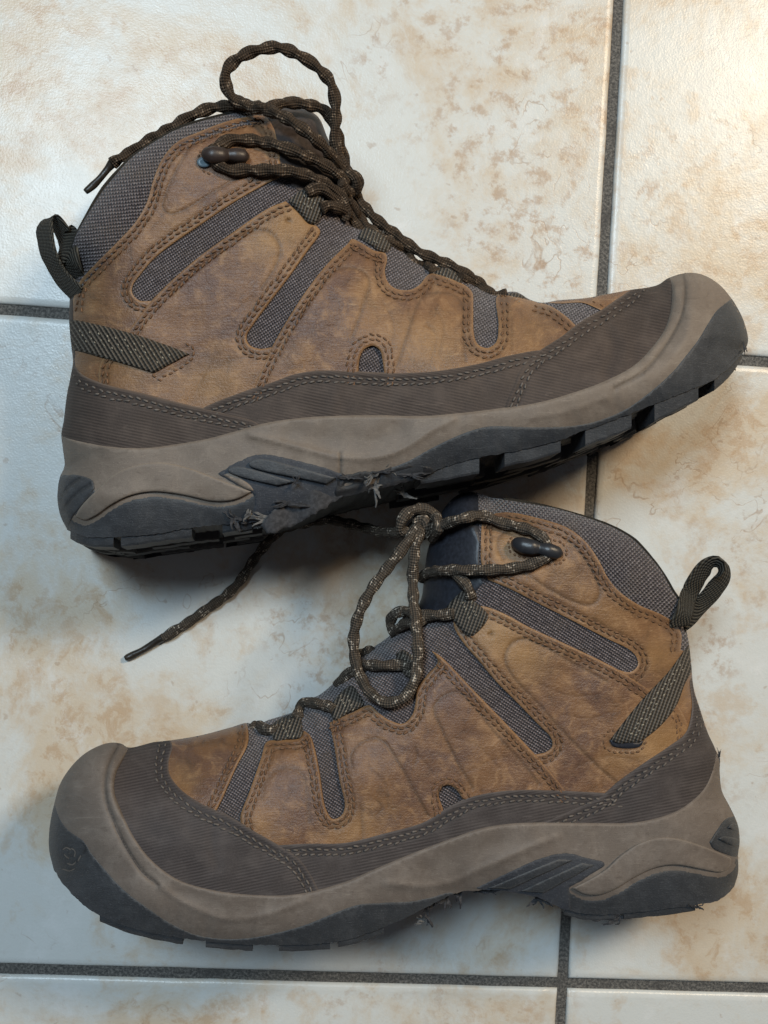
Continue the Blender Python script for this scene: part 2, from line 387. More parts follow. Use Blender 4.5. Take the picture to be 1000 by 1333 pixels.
M['tongue2'] = mat_plain('navy_tongue', (0.020, 0.023, 0.032), 0.45, 0.5)
M['lining'] = mat_plain('black_lining', (0.02, 0.019, 0.018), 0.9, 0.2)
M['hook'] = mat_plain('hook_brown', (0.035, 0.024, 0.020), 0.42, 0.5, 20, 0.15)
M['hook2'] = mat_plain('hook_black', (0.024, 0.025, 0.029), 0.38, 0.5, 20, 0.15)
M['metal'] = mat_plain('eyelet_metal', (0.12, 0.17, 0.20), 0.4, 0.6, 20, 0.1)
M['aglet'] = mat_plain('aglet_film', (0.030, 0.024, 0.018), 0.35, 0.5)

# ------------------------------------------------------------------ floor of tiles
ANG = None
def build_floor():
    d1 = np.array([0.9958, -0.057, -0.0727]); w = W2C @ d1; ang = math.atan2(w[1], w[0])
    ca, sa = math.cos(ang), math.sin(ang)
    def g(px, py):
        p = unproj([[px, py]], 0)[0]; return np.array([p[0] * ca + p[1] * sa, -p[0] * sa + p[1] * ca])
    y1 = 0.5 * (g(45, 404.5)[1] + g(985, 470.5)[1]); y2 = 0.5 * (g(100, 1264.5)[1] + g(900, 1285.8)[1])
    x1 = (g(803, 30)[0] + g(786, 400)[0] + g(770, 640)[0] + g(736, 1230)[0]) / 4
    pitch = y1 - y2; gw = 0.0058; s = pitch - gw; th = 0.009
    base_z = -0.0022
    n = 40
    bm = bmesh.new()
    bmesh.ops.create_grid(bm, x_segments=n, y_segments=n, size=1.3)
    me = bpy.data.meshes.new('floor'); bm.to_mesh(me); bm.free(); me.materials.append(M['grout'])
    fl = bpy.data.objects.new('floor', me); COL.objects.link(fl)
    fl.location = (0, 0, base_z); fl['kind'] = 'structure'
    # one tile mesh: rounded top edge, slightly wavy outline
    def tile_mesh(seed):
        rg = np.random.default_rng(seed)
        N = 44; per = []
        hs = s / 2
        for side in range(4):
            for i in range(N):
                t = -hs + 2 * hs * i / N
                per.append([(t, -hs), (hs, t), (-t, hs), (-hs, -t)][side])
        per = np.array(per)
        ns = np.array([noise.noise((p[0] * 40, p[1] * 40, seed * 9.1)) for p in per]) * 0.00035
        dirn = per / np.linalg.norm(per, axis=1)[:, None]
        rings = [(0.0, -th), (0.0, -0.0016), (0.0006, -0.0007), (0.0017, -0.00018), (0.0038, 0.0)]
        V = []; F = []
        for ins, z in rings:
            p = per * (1 - ins / hs) + dirn * ns[:, None]
            V += [(a, b, z) for a, b in p]
        L = len(per)
        for r in range(len(rings) - 1):
            for i in range(L):
                j = (i + 1) % L; F.append((r * L + i, r * L + j, (r + 1) * L + j, (r + 1) * L + i))
        F.append(tuple((len(rings) - 1) * L + i for i in range(L)))
        me = bpy.data.meshes.new('tile'); me.from_pydata(V, [], F); me.materials.append(M['tile'])
        me.polygons.foreach_set('use_smooth', [True] * (len(F) - 1) + [False]); me.update(); return me
    meshes = [tile_mesh(i) for i in range(3)]
    q = 0
    for i in range(-3, 3):
        for j in range(-3, 3):
            cx = x1 + (i + 0.5) * pitch; cy = y2 + (j + 0.5) * pitch
            o = bpy.data.objects.new('tile', meshes[q % 3]); COL.objects.link(o); o.parent = fl
            o.location = (cx * ca - cy * sa, cx * sa + cy * ca, -base_z)
            o.rotation_euler = (0, 0, ang + (math.pi / 2) * ((i * 7 + j * 3) % 4)); q += 1
build_floor()

# ------------------------------------------------------------------ a boot lying on its side
class Boot:
    """Upper (lateral) surface as a height over the floor, mirrored about the boot's mid plane for the side it lies on."""
    def __init__(self, name, label, groups, hw, zc, seed):
        self.zc = zc; self.shear = np.zeros(2); self.hwp = np.array(hw, float); self.seed = seed
        self.g = {}; loops = []
        for k, pts in groups:
            c = crom(pts, 3.0)
            if k == 'sole':      # worn, nibbled tread edge
                j = np.array([[noise.noise((a / 6, b_ / 6, seed)), noise.noise((a / 6, b_ / 6, seed + 4)) + 0.6 * noise.noise((a / 2.2, b_ / 2.2, seed))] for a, b_ in c]); j[0] = j[-1] = 0; c = c + j * 1.3
            self.g[k] = c; loops.append(c[:-1])
        self.sil = np.vstack(loops)
        self.d = {k: Dist(resample(c, 0.5)) for k, c in self.g.items()}
        soft = np.vstack([resample(self.g[k], 0.5) for k in ('heel', 'collar', 'instep', 'toe')])
        self.dsoft = Dist(soft); self.dall = Dist(resample(self.sil, 0.5, True))
        # rings of points just inside the outline, so the roll-over is smooth
        self.rings = []
        area2 = np.sum(self.sil[:, 0] * np.roll(self.sil[:, 1], -1) - np.roll(self.sil[:, 0], -1) * self.sil[:, 1])
        sg = 1 if area2 > 0 else -1
        self.sg = sg
        cl = np.vstack([self.sil[-1:], self.sil, self.sil[:1]])
        for dd in (0.5, 1.4, 3.0, 5.5, 9.0):
            p = offset(cl, sg * dd)[1:-1]
            p = p[self.dall(p) > dd * 0.93]; p = p[inside(p, self.sil)]
            self.rings.append(p)
        self.rings = np.vstack(self.rings)
        c = unproj([self.sil.mean(0)], zc)[0]
        self.org = (float(c[0]), float(c[1]), 0.0)
        self.e = bpy.data.objects.new(name, None); COL.objects.link(self.e)
        self.e.location = self.org; self.e.empty_display_size = 0.03
        self.e['label'] = label; self.e['category'] = 'boot'; self.e['group'] = 'pair of hiking boots'
    def hw(self, p):
        w = np.exp(-((p[:, None, :2] - self.hwp[None, :, :2]) ** 2).sum(2) / (2 * 95.0 ** 2)) + 1e-9
        return (w * self.hwp[None, :, 2]).sum(1) / w.sum(1)
    R = {'instep': 150.0, 'toe': 150.0, 'heel': 105.0}
    def H(self, p, rel=False):
        p = np.atleast_2d(np.asarray(p, float))
        f = np.ones(len(p))
        for k, r in self.R.items():
            dd = self.d[k](p); dd[dd < 0.36] = 0; q = 1 - np.clip(dd / r, 0, 1); f *= np.sqrt(np.maximum(1 - q * q, 0)) ** 0.9
        q = 1 - np.clip(self.d['collar'](p) / 45.0, 0, 1); f *= 0.62 + 0.38 * np.sqrt(np.maximum(1 - q * q, 0))
        q = 1 - np.clip(self.d['sole'](p) / 55.0, 0, 1); f *= 1 - 0.17 * q ** 1.9
        h = self.hw(p) * f
        sd = self.seed
        nz = np.array([noise.noise((a / 55, b / 55, sd)) + 0.5 * noise.noise((a / 24, b / 24, sd + 5)) for a, b in p[:, :2]])
        h = h + nz * 0.0007 * np.clip(self.dsoft(p) / 25, 0, 1)
        return self.zc + np.maximum(h, 0)
    def fade(self, p):
        return np.clip(self.dsoft(p) / 9.0, 0, 1) ** 0.6
    def surf(self, p, t):
        p = np.atleast_2d(np.asarray(p, float))
        return unproj(p, self.H(p) + t * self.fade(p))
    def panel(self, name, edges, t, mat, r=3.0, res=4.5, holes=(), grooves=(), tint=(), bulge=0.0, e0=0.4, clip=True, mirror=True, parent=None, bumpfn=None, zbase=None, under=None, rough_edge=0.0, seams=(), rows=(6.0, 12.0), sdep=0.45):
        """edges: list of point lists making one closed outline (each smoothed on its own); t height above the body in metres"""
        loop = []
        for e in edges:
            c = crom(e, 3.0) if len(e) > 1 else np.array(e, float)
            if len(loop) and np.linalg.norm(loop[-1][-1] - c[0]) < 0.6: c = c[1:]
            loop.append(c)
        loop = np.vstack(loop)
        if np.linalg.norm(loop[0] - loop[-1]) < 0.6: loop = loop[:-1]
        if rough_edge:
            nn = np.array([[noise.noise((a / 5, b / 5, 3.3)), noise.noise((a / 5, b / 5, 8.3))] for a, b in loop]); loop = loop + nn * rough_edge
        hl = [crom(h, 2.0, closed=False) for h in holes]
        polys = [loop] + hl
        dense = np.vstack([resample(q, 1.0, True) for q in polys]); db = Dist(dense)
        lo, hi = loop.min(0) - 1, loop.max(0) + 1
        gx, gy = np.meshgrid(np.arange(lo[0], hi[0], res), np.arange(lo[1], hi[1], res * 0.87))
        gx[1::2] += res / 2
        pts = [np.stack([gx.ravel(), gy.ravel()], 1)]
        if clip:
            rg = self.rings; k = (rg >= lo).all(1) & (rg <= hi).all(1); pts.append(rg[k])
        for q in polys:
            cl = np.vstack([q[-1:], q, q[:1]])
            for ins in (0.35 * r, r):
                for sgn in (1, -1): pts.append(offset(cl, sgn * ins)[1:-1])
        gl = []; grooves = list(grooves)
        for line in seams:
            c = crom(line, 4.0)
            for rw in rows:
                q = max((offset(c, rw), offset(c, -rw)), key=lambda z: inside(z[len(z) // 4: max(3 * len(z) // 4, len(z) // 4 + 1)], loop).mean())
                grooves.append((q[inside(q, loop)], 2.6, -sdep * 0.001))
        for g in grooves:
            if len(g[0]) < 3 and not isinstance(g[0], list): continue
            line = crom(g[0], 2.5); gl.append((Dist(resample(line, 0.7)), g[1], g[2]))
            for o_ in (-g[1], 0, g[1]): pts.append(offset(line, o_) if o_ else line[:, :2])
        pts = np.vstack(pts)
        k = inside(pts, loop)
        for h in hl: k &= ~inside(pts, h)
        if clip: k &= inside(pts, self.sil)
        pts = pts[k]
        pts = pts[db(pts) > 0.28 * r]
        if clip: pts = pts[self.dall(pts) > 0.4]
        # thin out near-duplicates
        key = np.round(pts / 1.1).astype(int); _, ui = np.unique(key, axis=0, return_index=True); pts = pts[np.sort(ui)]
        verts = []; ed = []
        loops = polys + ([self.sil] if clip else [])
        for q in loops:
            s = len(verts); verts += [tuple(v) for v in q]; n = len(q)
            ed += [(s + i, s + (i + 1) % n) for i in range(n)]
        verts += [tuple(v) for v in pts]
        ov, oe, of, _, _, _ = delaunay_2d_cdt([Vector(v) for v in verts], ed, [], 0, 1e-4)
        V = np.array([(v.x, v.y) for v in ov]); F = np.array([f for f in of if len(f) == 3])
        cen = V[F].mean(1)
        k = inside(cen, loop)
        for h in hl: k &= ~inside(cen, h)
        if clip: k &= inside(cen, self.sil)
        F = F[k]
        used = np.unique(F); mp = -np.ones(len(V), int); mp[used] = np.arange(len(used)); V = V[used]; F = mp[F]
        # consistent winding, facing up (image y runs downwards)
        a, b, c = V[F[:, 0]], V[F[:, 1]], V[F[:, 2]]
        cr = (b[:, 0] - a[:, 0]) * (c[:, 1] - a[:, 1]) - (b[:, 1] - a[:, 1]) * (c[:, 0] - a[:, 0])
        F[cr > 0] = F[cr > 0][:, ::-1]
        d = db(V); dsil = self.dall(V) if clip else np.full(len(V), 99.0)
        base = self.H(V) if zbase is None else zbase(V)
        prof = e0 + (1 - e0) * np.sqrt(np.maximum(1 - (1 - np.clip(d / r, 0, 1)) ** 2, 0))
        tt = t * prof
        if bulge: tt = tt + bulge * sstep(d / 16.0)
        dirt = np.zeros(len(V))
        for gd, gw_, gh in gl:
            q = np.exp(-(gd(V) / gw_) ** 2); tt = tt + gh * q
            if gh < 0: dirt = np.maximum(dirt, q * min(1.0, -gh / 0.0005) * (1.0 if gw_ < 4 else 0.25))
        if bumpfn is not None: tt = tt + bumpfn(V)
        fd = self.fade(V) if clip else 1.0
        z = base + tt * fd
        tn = np.zeros(len(V))
        for x, y, rad, amt in tint:
            tn += amt * np.exp(-(((V[:, 0] - x) ** 2 + (V[:, 1] - y) ** 2) / (2 * rad * rad)))
        tn = np.clip(tn, -1, 1)
        P = unproj(V, z)
        VV = [P]; FF = [F]; UVs = [V / 100.0]; E = [d / 10.0]; T = [tn]; Dt = [dirt]; nv = len(P)
        # skirt along every cut edge
        cnt = {}
        for f in F:
            for i in range(3):
                e = (f[i], f[(i + 1) % 3]); cnt[e] = cnt.get(e, 0) + 1
        bd = [e for e in cnt if (e[1], e[0]) not in cnt and not (dsil[e[0]] < 0.6 and dsil[e[1]] < 0.6)]
        if bd:
            bi = sorted({i for e in bd for i in e}); ix = {v: i for i, v in enumerate(bi)}; bi = np.array(bi)
            zb = base[bi] - 0.0008
            if under is not None: zb = np.minimum(zb, base[bi] + under)
            zb = np.minimum(zb, z[bi])
            lowp = unproj(V[bi], zb); top = P[bi]; nb = len(bi)
            VV += [top, lowp]; UVs += [V[bi] / 100.0] * 2; E += [np.zeros(nb)] * 2; T += [tn[bi]] * 2; Dt += [dirt[bi]] * 2
            S = []
            for a_, b_ in bd:
                i, j = nv + ix[a_], nv + ix[b_]; S += [(j, i, i + nb), (j, i + nb, j + nb)]
            FF.append(np.array(S)); nv += 2 * nb
        P = np.vstack(VV); F = np.vstack(FF); UVa = np.vstack(UVs); E = np.concatenate(E); T = np.concatenate(T); Dt = np.concatenate(Dt)
        if mirror:
            Pm = P.copy(); Pm[:, 2] = np.maximum(2 * self.zc - P[:, 2], 0.0006)
            pix = UVa * 100.0; ws = np.clip((self.d['sole'](pix) - 12) / 75.0, 0, 1)[:, None]
            vert = P[:, :2] + self.shear[None, :] * (P[:, 2] - Pm[:, 2])[:, None]
            Pm[:, :2] = vert * (1 - ws) + unproj(pix, Pm[:, 2])[:, :2] * ws
            mi = np.arange(len(P)) + len(P)
            same = np.abs(P[:, 2] - self.zc) < 2e-5; mi[same] = np.arange(len(P))[same]
            if not same.any():
                mesh_obj(name, Pm, F[:, ::-1], mat, parent or self.e, UVa, {'edge': E, 'tint': T, 'dirt': Dt}, True, self.org)
                return mesh_obj(name, P, F, mat, parent or self.e, UVa, {'edge': E, 'tint': T, 'dirt': Dt}, True, self.org)
            F = np.vstack([F, mi[F[:, ::-1]]]); P = np.vstack([P, Pm]); UVa = np.vstack([UVa, UVa]); E = np.tile(E, 2); T = np.tile(T, 2); Dt = np.tile(Dt, 2)
        o = mesh_obj(name, P, F, mat, parent or self.e, UVa, {'edge': E, 'tint': T, 'dirt': Dt}, True, self.org)
        return o
    def child(self, name, verts, faces, mat, parent=None, uv=None, smooth=True, attrs=None):
        return mesh_obj(name, verts, faces, mat, parent or self.e, uv, attrs, smooth, self.org)
    # ---- thread: each stitch a little raised lozenge
    def stitches(self, lines, t, mat, parent, rows=(7.0, 13.0), pitch=9.5, length=7.2, wid=1.5, inside_of=None, tilt=0.22, name='stitching'):
        pos = []; dirs = []
        for line in lines:
            c = crom(line, 2.0)
            for k, rw in enumerate(rows):
                best = None
                if rw == 0: best = c[:, :2]
                else:
                    for sgn in (1, -1):
                        q = offset(c, sgn * rw)
                        if inside_of is None: best = q; break
                        mid = q[len(q) // 4: max(3 * len(q) // 4, len(q) // 4 + 1)]
                        if best is None or inside(mid, inside_of).mean() > bsc: best = q; bsc = inside(mid, inside_of).mean()
                q = resample(best, pitch)
                if len(q) < 3: continue
                tg = np.gradient(q, axis=0); tg /= np.linalg.norm(tg, axis=1)[:, None] + 1e-9
                q = q + RNG.normal(0, 0.55, q.shape)
                ang = RNG.normal(0, 0.08, len(q)) + tilt * (1 if k == 0 else -1)
                tg = np.stack([tg[:, 0] * np.cos(ang) - tg[:, 1] * np.sin(ang), tg[:, 0] * np.sin(ang) + tg[:, 1] * np.cos(ang)], 1)
                pos.append(q); dirs.append(tg)
        pos = np.vstack(pos); dirs = np.vstack(dirs)
        k = inside(pos, self.sil) & (self.dall(pos) > 2.0); pos, dirs = pos[k], dirs[k]
        if inside_of is not None: k = inside(pos, inside_of); pos, dirs = pos[k], dirs[k]
        c = self.surf(pos, t); a = self.surf(pos + dirs * 2, t) - self.surf(pos - dirs * 2, t)
        b = self.surf(pos + np.stack([-dirs[:, 1], dirs[:, 0]], 1) * 2, t) - c
        a /= np.linalg.norm(a, axis=1)[:, None]; nrm = np.cross(a, b); nrm /= np.linalg.norm(nrm, axis=1)[:, None] + 1e-12
        nrm[nrm[:, 2] < 0] *= -1
        b = np.cross(nrm, a)
        px = 0.00033
        tmpl = []
        for s, rr in ((-0.5, 0.35), (-0.28, 1.0), (0.28, 1.0), (0.5, 0.35)):
            for i in range(6):
                th = i * math.pi / 3; tmpl.append((s * length * px, math.cos(th) * rr * wid * px, (math.sin(th) * rr * wid * 0.75) * px))
        tmpl = np.array(tmpl); n0 = len(tmpl)
        fac = []
        for r in range(3):
            for i in range(6): fac.append((r * 6 + i, r * 6 + (i + 1) % 6, (r + 1) * 6 + (i + 1) % 6, (r + 1) * 6 + i))
        fac += [(5, 4, 3, 2, 1, 0), tuple(18 + i for i in range(6))]
        V = (c[:, None, :] + tmpl[None, :, 0:1] * a[:, None, :] + tmpl[None, :, 1:2] * b[:, None, :] + (tmpl[None, :, 2:3] + 0.00012) * nrm[:, None, :]).reshape(-1, 3)
        F = [tuple(i + s * n0 for i in f) for s in range(len(c)) for f in fac]
        o = self.child(name, V, F, mat, parent); o['kind'] = 'stuff'; return o
    # ---- laces: tubes with a twisted two-lobed section
    def zpath(self, pts):
        p = np.array([[a[0], a[1]] for a in pts], float)
        ins = inside(p, self.sil); h = self.H(p)
        z = np.array([(a[2] if len(a) > 3 else (h[i] if ins[i] else self.zc) + a[2]) for i, a in enumerate(pts)])
        return np.stack([p[:, 0], p[:, 1], z], 1)
    def tube(self, pts, rad, twist=58.0, lobe=0.19, sides=14, step=2.0, flat=1.0, phase=0.0, taper=None):
        c = crom(self.zpath(pts), step); P = unproj(c[:, :2], c[:, 2])
        jit = np.array([[noise.noise((s * 0.05, phase, q * 9.0)) for q in range(3)] for s in range(len(P))]) * 0.0005
        P = P + jit
        n = len(P); tg = np.gradient(P, axis=0); tg /= np.linalg.norm(tg, axis=1)[:, None]
        s = np.concatenate([[0], np.cumsum(np.linalg.norm(np.diff(P, axis=0), axis=1))])
        up = np.array([0, 0, 1.0]); V = []; UV = []
        nrm = up - tg[0] * up.dot(tg[0]); 
        if np.linalg.norm(nrm) < 1e-3: nrm = np.array([1.0, 0, 0])
        for i in range(n):
            nrm = nrm - tg[i] * nrm.dot(tg[i]); nrm /= np.linalg.norm(nrm); bi = np.cross(tg[i], nrm)
            rr = rad * (1 + 0.08 * noise.noise((s[i] * 180, phase, 1.7)))
            if taper is not None: rr *= np.interp(i / (n - 1), taper[0], taper[1])
            w = s[i] / 0.00033 / twist * 2 * math.pi + phase + 1.2 * noise.noise((s[i] * 60, phase, 0.3))
            for k in range(sides):
                th = 2 * math.pi * k / sides
                r = rr * (1 + lobe * math.cos(2 * (th - w)))
                V.append(P[i] + nrm * (math.cos(th) * r * flat) + bi * (math.sin(th) * r)); UV.append((s[i] / rad, k / sides))
        F = []
        for i in range(n - 1):
            for k in range(sides):
                k2 = (k + 1) % sides; F.append((i * sides + k, i * sides + k2, (i + 1) * sides + k2, (i + 1) * sides + k))
        F.append(tuple(range(sides))[::-1]); F.append(tuple((n - 1) * sides + k for k in range(sides)))
        return np.array(V), F, np.array(UV)
    def lace(self, name, paths, rad, mat, parent=None, **kw):
        first = None
        for i, p in enumerate(paths):
            v, f, u = self.tube(p, rad, phase=i * 1.9 + self.seed, **kw)
            o = self.child(name, v, f, mat, parent, u); first = first or o
        return first
    # ---- a band of webbing along a path: width across (px vector) and thickness
    def ribbon(self, name, pts, wvec, width, thick, mat, parent=None, step=3.0, rib=0.0):
        c = crom(self.zpath(pts), step); P = unproj(c[:, :2], c[:, 2]); n = len(P)
        tg = np.gradient(P, axis=0); tg /= np.linalg.norm(tg, axis=1)[:, None]
        wv = np.array(wvec, float); V = []; UV = []; s = np.concatenate([[0], np.cumsum(np.linalg.norm(np.diff(P, axis=0), axis=1))])
        K = 9
        for i in range(n):
            w = wv - tg[i] * wv.dot(tg[i]); w /= np.linalg.norm(w); u = np.cross(tg[i], w)
            ring = []
            for k in range(K):
                a = (k / (K - 1) - 0.5); ed = math.sqrt(max(0.0, 1 - (2 * a) ** 6))
                ring.append((a * width, thick * 0.5 * max(ed, 0.25)))
            for a, h in ring: V.append(P[i] + w * a + u * h); UV.append((s[i] / 0.033, a / 0.033))
            for a, h in ring[::-1]: V.append(P[i] + w * a - u * h); UV.append((s[i] / 0.033, a / 0.033))
        L = 2 * K; F = []
        for i in range(n - 1):
            for k in range(L):
                k2 = (k + 1) % L; F.append((i * L + k, i * L + k2, (i + 1) * L + k2, (i + 1) * L + k))
        F.append(tuple(range(L))[::-1]); F.append(tuple((n - 1) * L + k for k in range(L)))
        return self.child(name, np.array(V), F, mat, parent, np.array(UV))
    # ---- sole: underside wall and the lugs standing on it
    def tread(self, lugs, A, B, mat_wall, mat_lug, t_edge):
        c = self.g['sole']; zt = self.H(c) + t_edge - 0.0012; P = unproj(c, zt)
        K = 14; V = []; n = len(c); UV = []
        for i in range(n):
            for k in range(K + 1):
                z = zt[i] + (max(2 * self.zc - zt[i], 0.0008) - zt[i]) * k / K
                V.append((P[i][0] + self.shear[0] * (zt[i] - z), P[i][1] + self.shear[1] * (zt[i] - z), z)); UV.append((c[i][0] / 100, c[i][1] / 100 + k * 0.2))
        F = []
        for i in range(n - 1):
            for k in range(K): F.append((i * (K + 1) + k, i * (K + 1) + k + 1, (i + 1) * (K + 1) + k + 1, (i + 1) * (K + 1) + k))
        self.child('tread', V, F, mat_wall, None, UV, True, {'edge': np.ones(len(V))})
        A = np.array(sorted(A)); B = np.array(sorted(B))
        rg = np.random.default_rng(int(self.seed * 10) + 3)
        for x0, x1, rows in lugs:
            n = max(4, int(abs(x1 - x0) / 7)); xs = np.linspace(x0, x1, n)
            a = np.stack([xs, np.interp(xs, A[:, 0], A[:, 1]) - 5], 1); b = np.stack([xs, np.interp(xs, B[:, 0], B[:, 1])], 1)
            a0 = a.copy(); a0[:, 1] += 5
            b = b + np.stack([np.zeros(n), np.array([noise.noise((x / 7, self.seed, 2.2)) for x in xs]) * 1.4], 1)
            self.lug(a, b, a0, 0.0, 0.024, mat_lug[0], t_edge, False)
            sh = 0.35 * (x1 - x0)
            for r in range(1, rows):
                zoff = 0.024 + 0.005 + (r - 1) * 0.021
                self.lug(a, a + (b - a) * 0.96, a0, zoff, zoff + 0.016, mat_lug[1], t_edge, True, shift=sh * (1 if r % 2 else -0.5))
    def lug(self, a, b, a0, zo0, zo1, mat, t_edge, flat, shift=0.0):
        n = len(a); hs = self.H(a0) + t_edge; zt = hs - zo0 - (0.0 if not flat else 0.0)
        Pa, Pb = unproj(a, hs), unproj(b, hs - 0.003)
        if shift:
            tv = (Pa[-1] - Pa[0]); tv /= np.linalg.norm(tv); dx = tv * shift * 0.00033; Pa = Pa + dx; Pb = Pb + dx
        zlow = np.maximum(hs - zo1, 0.001)
        V = []; UV = []
        bev = 0.0009
        for i in range(n):
            dv = (Pb[i] - Pa[i])[:2]; L = np.linalg.norm(dv) + 1e-9; dv = dv / L
            oi = Pb[i][:2]
            q = [(Pa[i][:2], zt[i]), (oi - dv * bev, zt[i] - 0.0022), (oi, zt[i] - 0.003), (oi, zlow[i] + bev), (oi - dv * bev, zlow[i]), (Pa[i][:2], zlow[i])]
            for (xy, z), ss in zip(q, (0, .9, 1, 2, 2.1, 3)): V.append((xy[0] + self.shear[0] * (hs[i] - z), xy[1] + self.shear[1] * (hs[i] - z), z)); UV.append((a[i][0] / 100, a[i][1] / 100 + 0.2 * ss))
        F = []
        for i in range(n - 1):
            for k in range(5): F.append((i * 6 + k, i * 6 + k + 1, (i + 1) * 6 + k + 1, (i + 1) * 6 + k))
        F.append(tuple(range(6))[::-1]); F.append(tuple((n - 1) * 6 + k for k in range(6)))
        self.child('lug', V, F, mat, None, UV, False, {'edge': np.ones(len(V))})
    def binding(self, mat, rad):
        c = crom(self.g['collar'], 8.0)[2:-2]; h = self.H(c) - self.zc; q = offset(c, self.sg * 1.5)
        for s in (1, -1):
            v, f, u = self.tube([(a[0], a[1], self.zc + s * z, 1) for a, z in zip(q, h)], rad, lobe=0.0, step=4.0, sides=8); self.child('collar_binding', v, f, mat, None, u)
    def lining(self, mat):
        c = self.g['collar'][8:-6]; inner = offset(self.g['collar'], self.sg * 9)[8:-6]; deep = offset(self.g['collar'], self.sg * 70)[8:-6]
        cen = deep.mean(0); deep = cen + (deep - cen) * 0.8
        hz = self.H(c) - self.zc
        rows = []
        for q, s in ((c, 1.0), (inner, 0.78), (deep, 0.6), (deep, -0.6), (inner, -0.78), (c, -1.0)):
            P = unproj(c if False else q, self.zc + hz * s); rows.append(P)
        V = np.vstack(rows); n = len(c); F = []
        for r in range(5):
            for i in range(n - 1): F.append((r * n + i, r * n + i + 1, (r + 1) * n + i + 1, (r + 1) * n + i))
        self.child('lining', V, F, mat)
    def torn(self, px, py, dz, size, mat, seed, stretch=(1, 1, 0.6)):
        """a few thin ragged shreds of rubber curling out from one spot"""
        rg = np.random.default_rng(int(seed * 13)); z0 = self.zpath([(px, py, dz)])[0][2]
        base = unproj([[px, py]], z0)[0]; V = []; F = []
        a0 = rg.uniform(0, 2 * math.pi)
        for q in range(rg.integers(5, 8)):
            a = a0 + rg.normal(0, 0.55) + (math.pi if q % 3 == 2 else 0); d = np.array([math.cos(a) * stretch[0], math.sin(a) * stretch[1], rg.uniform(-.5, .5) * stretch[2]])
            L = size * rg.uniform(0.9, 1.9); W = size * rg.uniform(0.18, 0.42); side = np.cross(d / np.linalg.norm(d), [rg.normal(0, .5), rg.normal(0, .5), 1.0]); side /= np.linalg.norm(side)
            up = np.cross(side, d / np.linalg.norm(d)); n = 7; s0 = len(V); curl = rg.normal(0, .5, 3)
            for i in range(n):
                t = i / (n - 1); c = base + d * L * t + up * size * 0.5 * math.sin(t * 3 + curl[0]) * t + side * size * 0.4 * curl[1] * t * t
                w = W * (1 - 0.75 * t) * rg.uniform(0.5, 1.3); h = size * 0.07
                for sx, sy in ((-1, -1), (-.3, -1.4), (.4, -.6), (1, -1), (1, 1), (.4, 1.5), (-.3, .7), (-1, 1)): V.append(c + side * w * sx * rg.uniform(.8, 1.2) + up * h * sy)
            for i in range(n - 1):
                for k in range(8): F.append((s0 + i * 8 + k, s0 + i * 8 + (k + 1) % 8, s0 + (i + 1) * 8 + (k + 1) % 8, s0 + (i + 1) * 8 + k))
            F.append(tuple(s0 + k for k in range(8))[::-1]); F.append(tuple(s0 + (n - 1) * 8 + k for k in range(8)))
        o = self.child('torn_shreds', V, F, mat, None, None, False); o['kind'] = 'stuff'
    def hook(self, a, b, mat, mat_metal, eyelet):
        pts = [(a[0] + (b[0] - a[0]) * t, a[1] + (b[1] - a[1]) * t, h) for t, h in ((0, .0035), (.12, .0060), (.35, .0068), (.55, .0058), (.75, .0062), (.92, .0056), (1, .0036))]
        v, f, u = self.tube(pts, 0.0034, lobe=0.0, flat=0.8, step=1.5, taper=([0, .06, .2, .42, .56, .75, .92, 1], [.35, .85, 1.1, 1.05, .8, .95, .85, .35]))
        h = self.child('lace_hook', v, f, mat, None, u)
        c = np.array(eyelet[:2], float); th = np.linspace(0, 2 * math.pi, 25)[:-1]
        rings = []
        for rr, z in ((eyelet[2] * 1.1, 0.0012), (eyelet[2], 0.0022), (eyelet[2] * 0.55, 0.0022), (eyelet[2] * 0.2, 0.0018)):
            q = c + np.stack([np.cos(th) * rr * 1.35, np.sin(th) * rr], 1); rings.append(self.surf(q, z + eyelet[3]))
        V = np.vstack(rings); F = []
        for r in range(3):
            for i in range(24): F.append((r * 24 + i, r * 24 + (i + 1) % 24, (r + 1) * 24 + (i + 1) % 24, (r + 1) * 24 + i))
        F.append(tuple(72 + i for i in range(24)))
        self.child('eyelet', V, F, mat_metal, h)

def loop_of(edges):
    out = []
    for e in edges: out.append(crom(e, 3.0) if len(e) > 1 else np.array(e, float))
    return np.vstack(out)
MM = 0.001

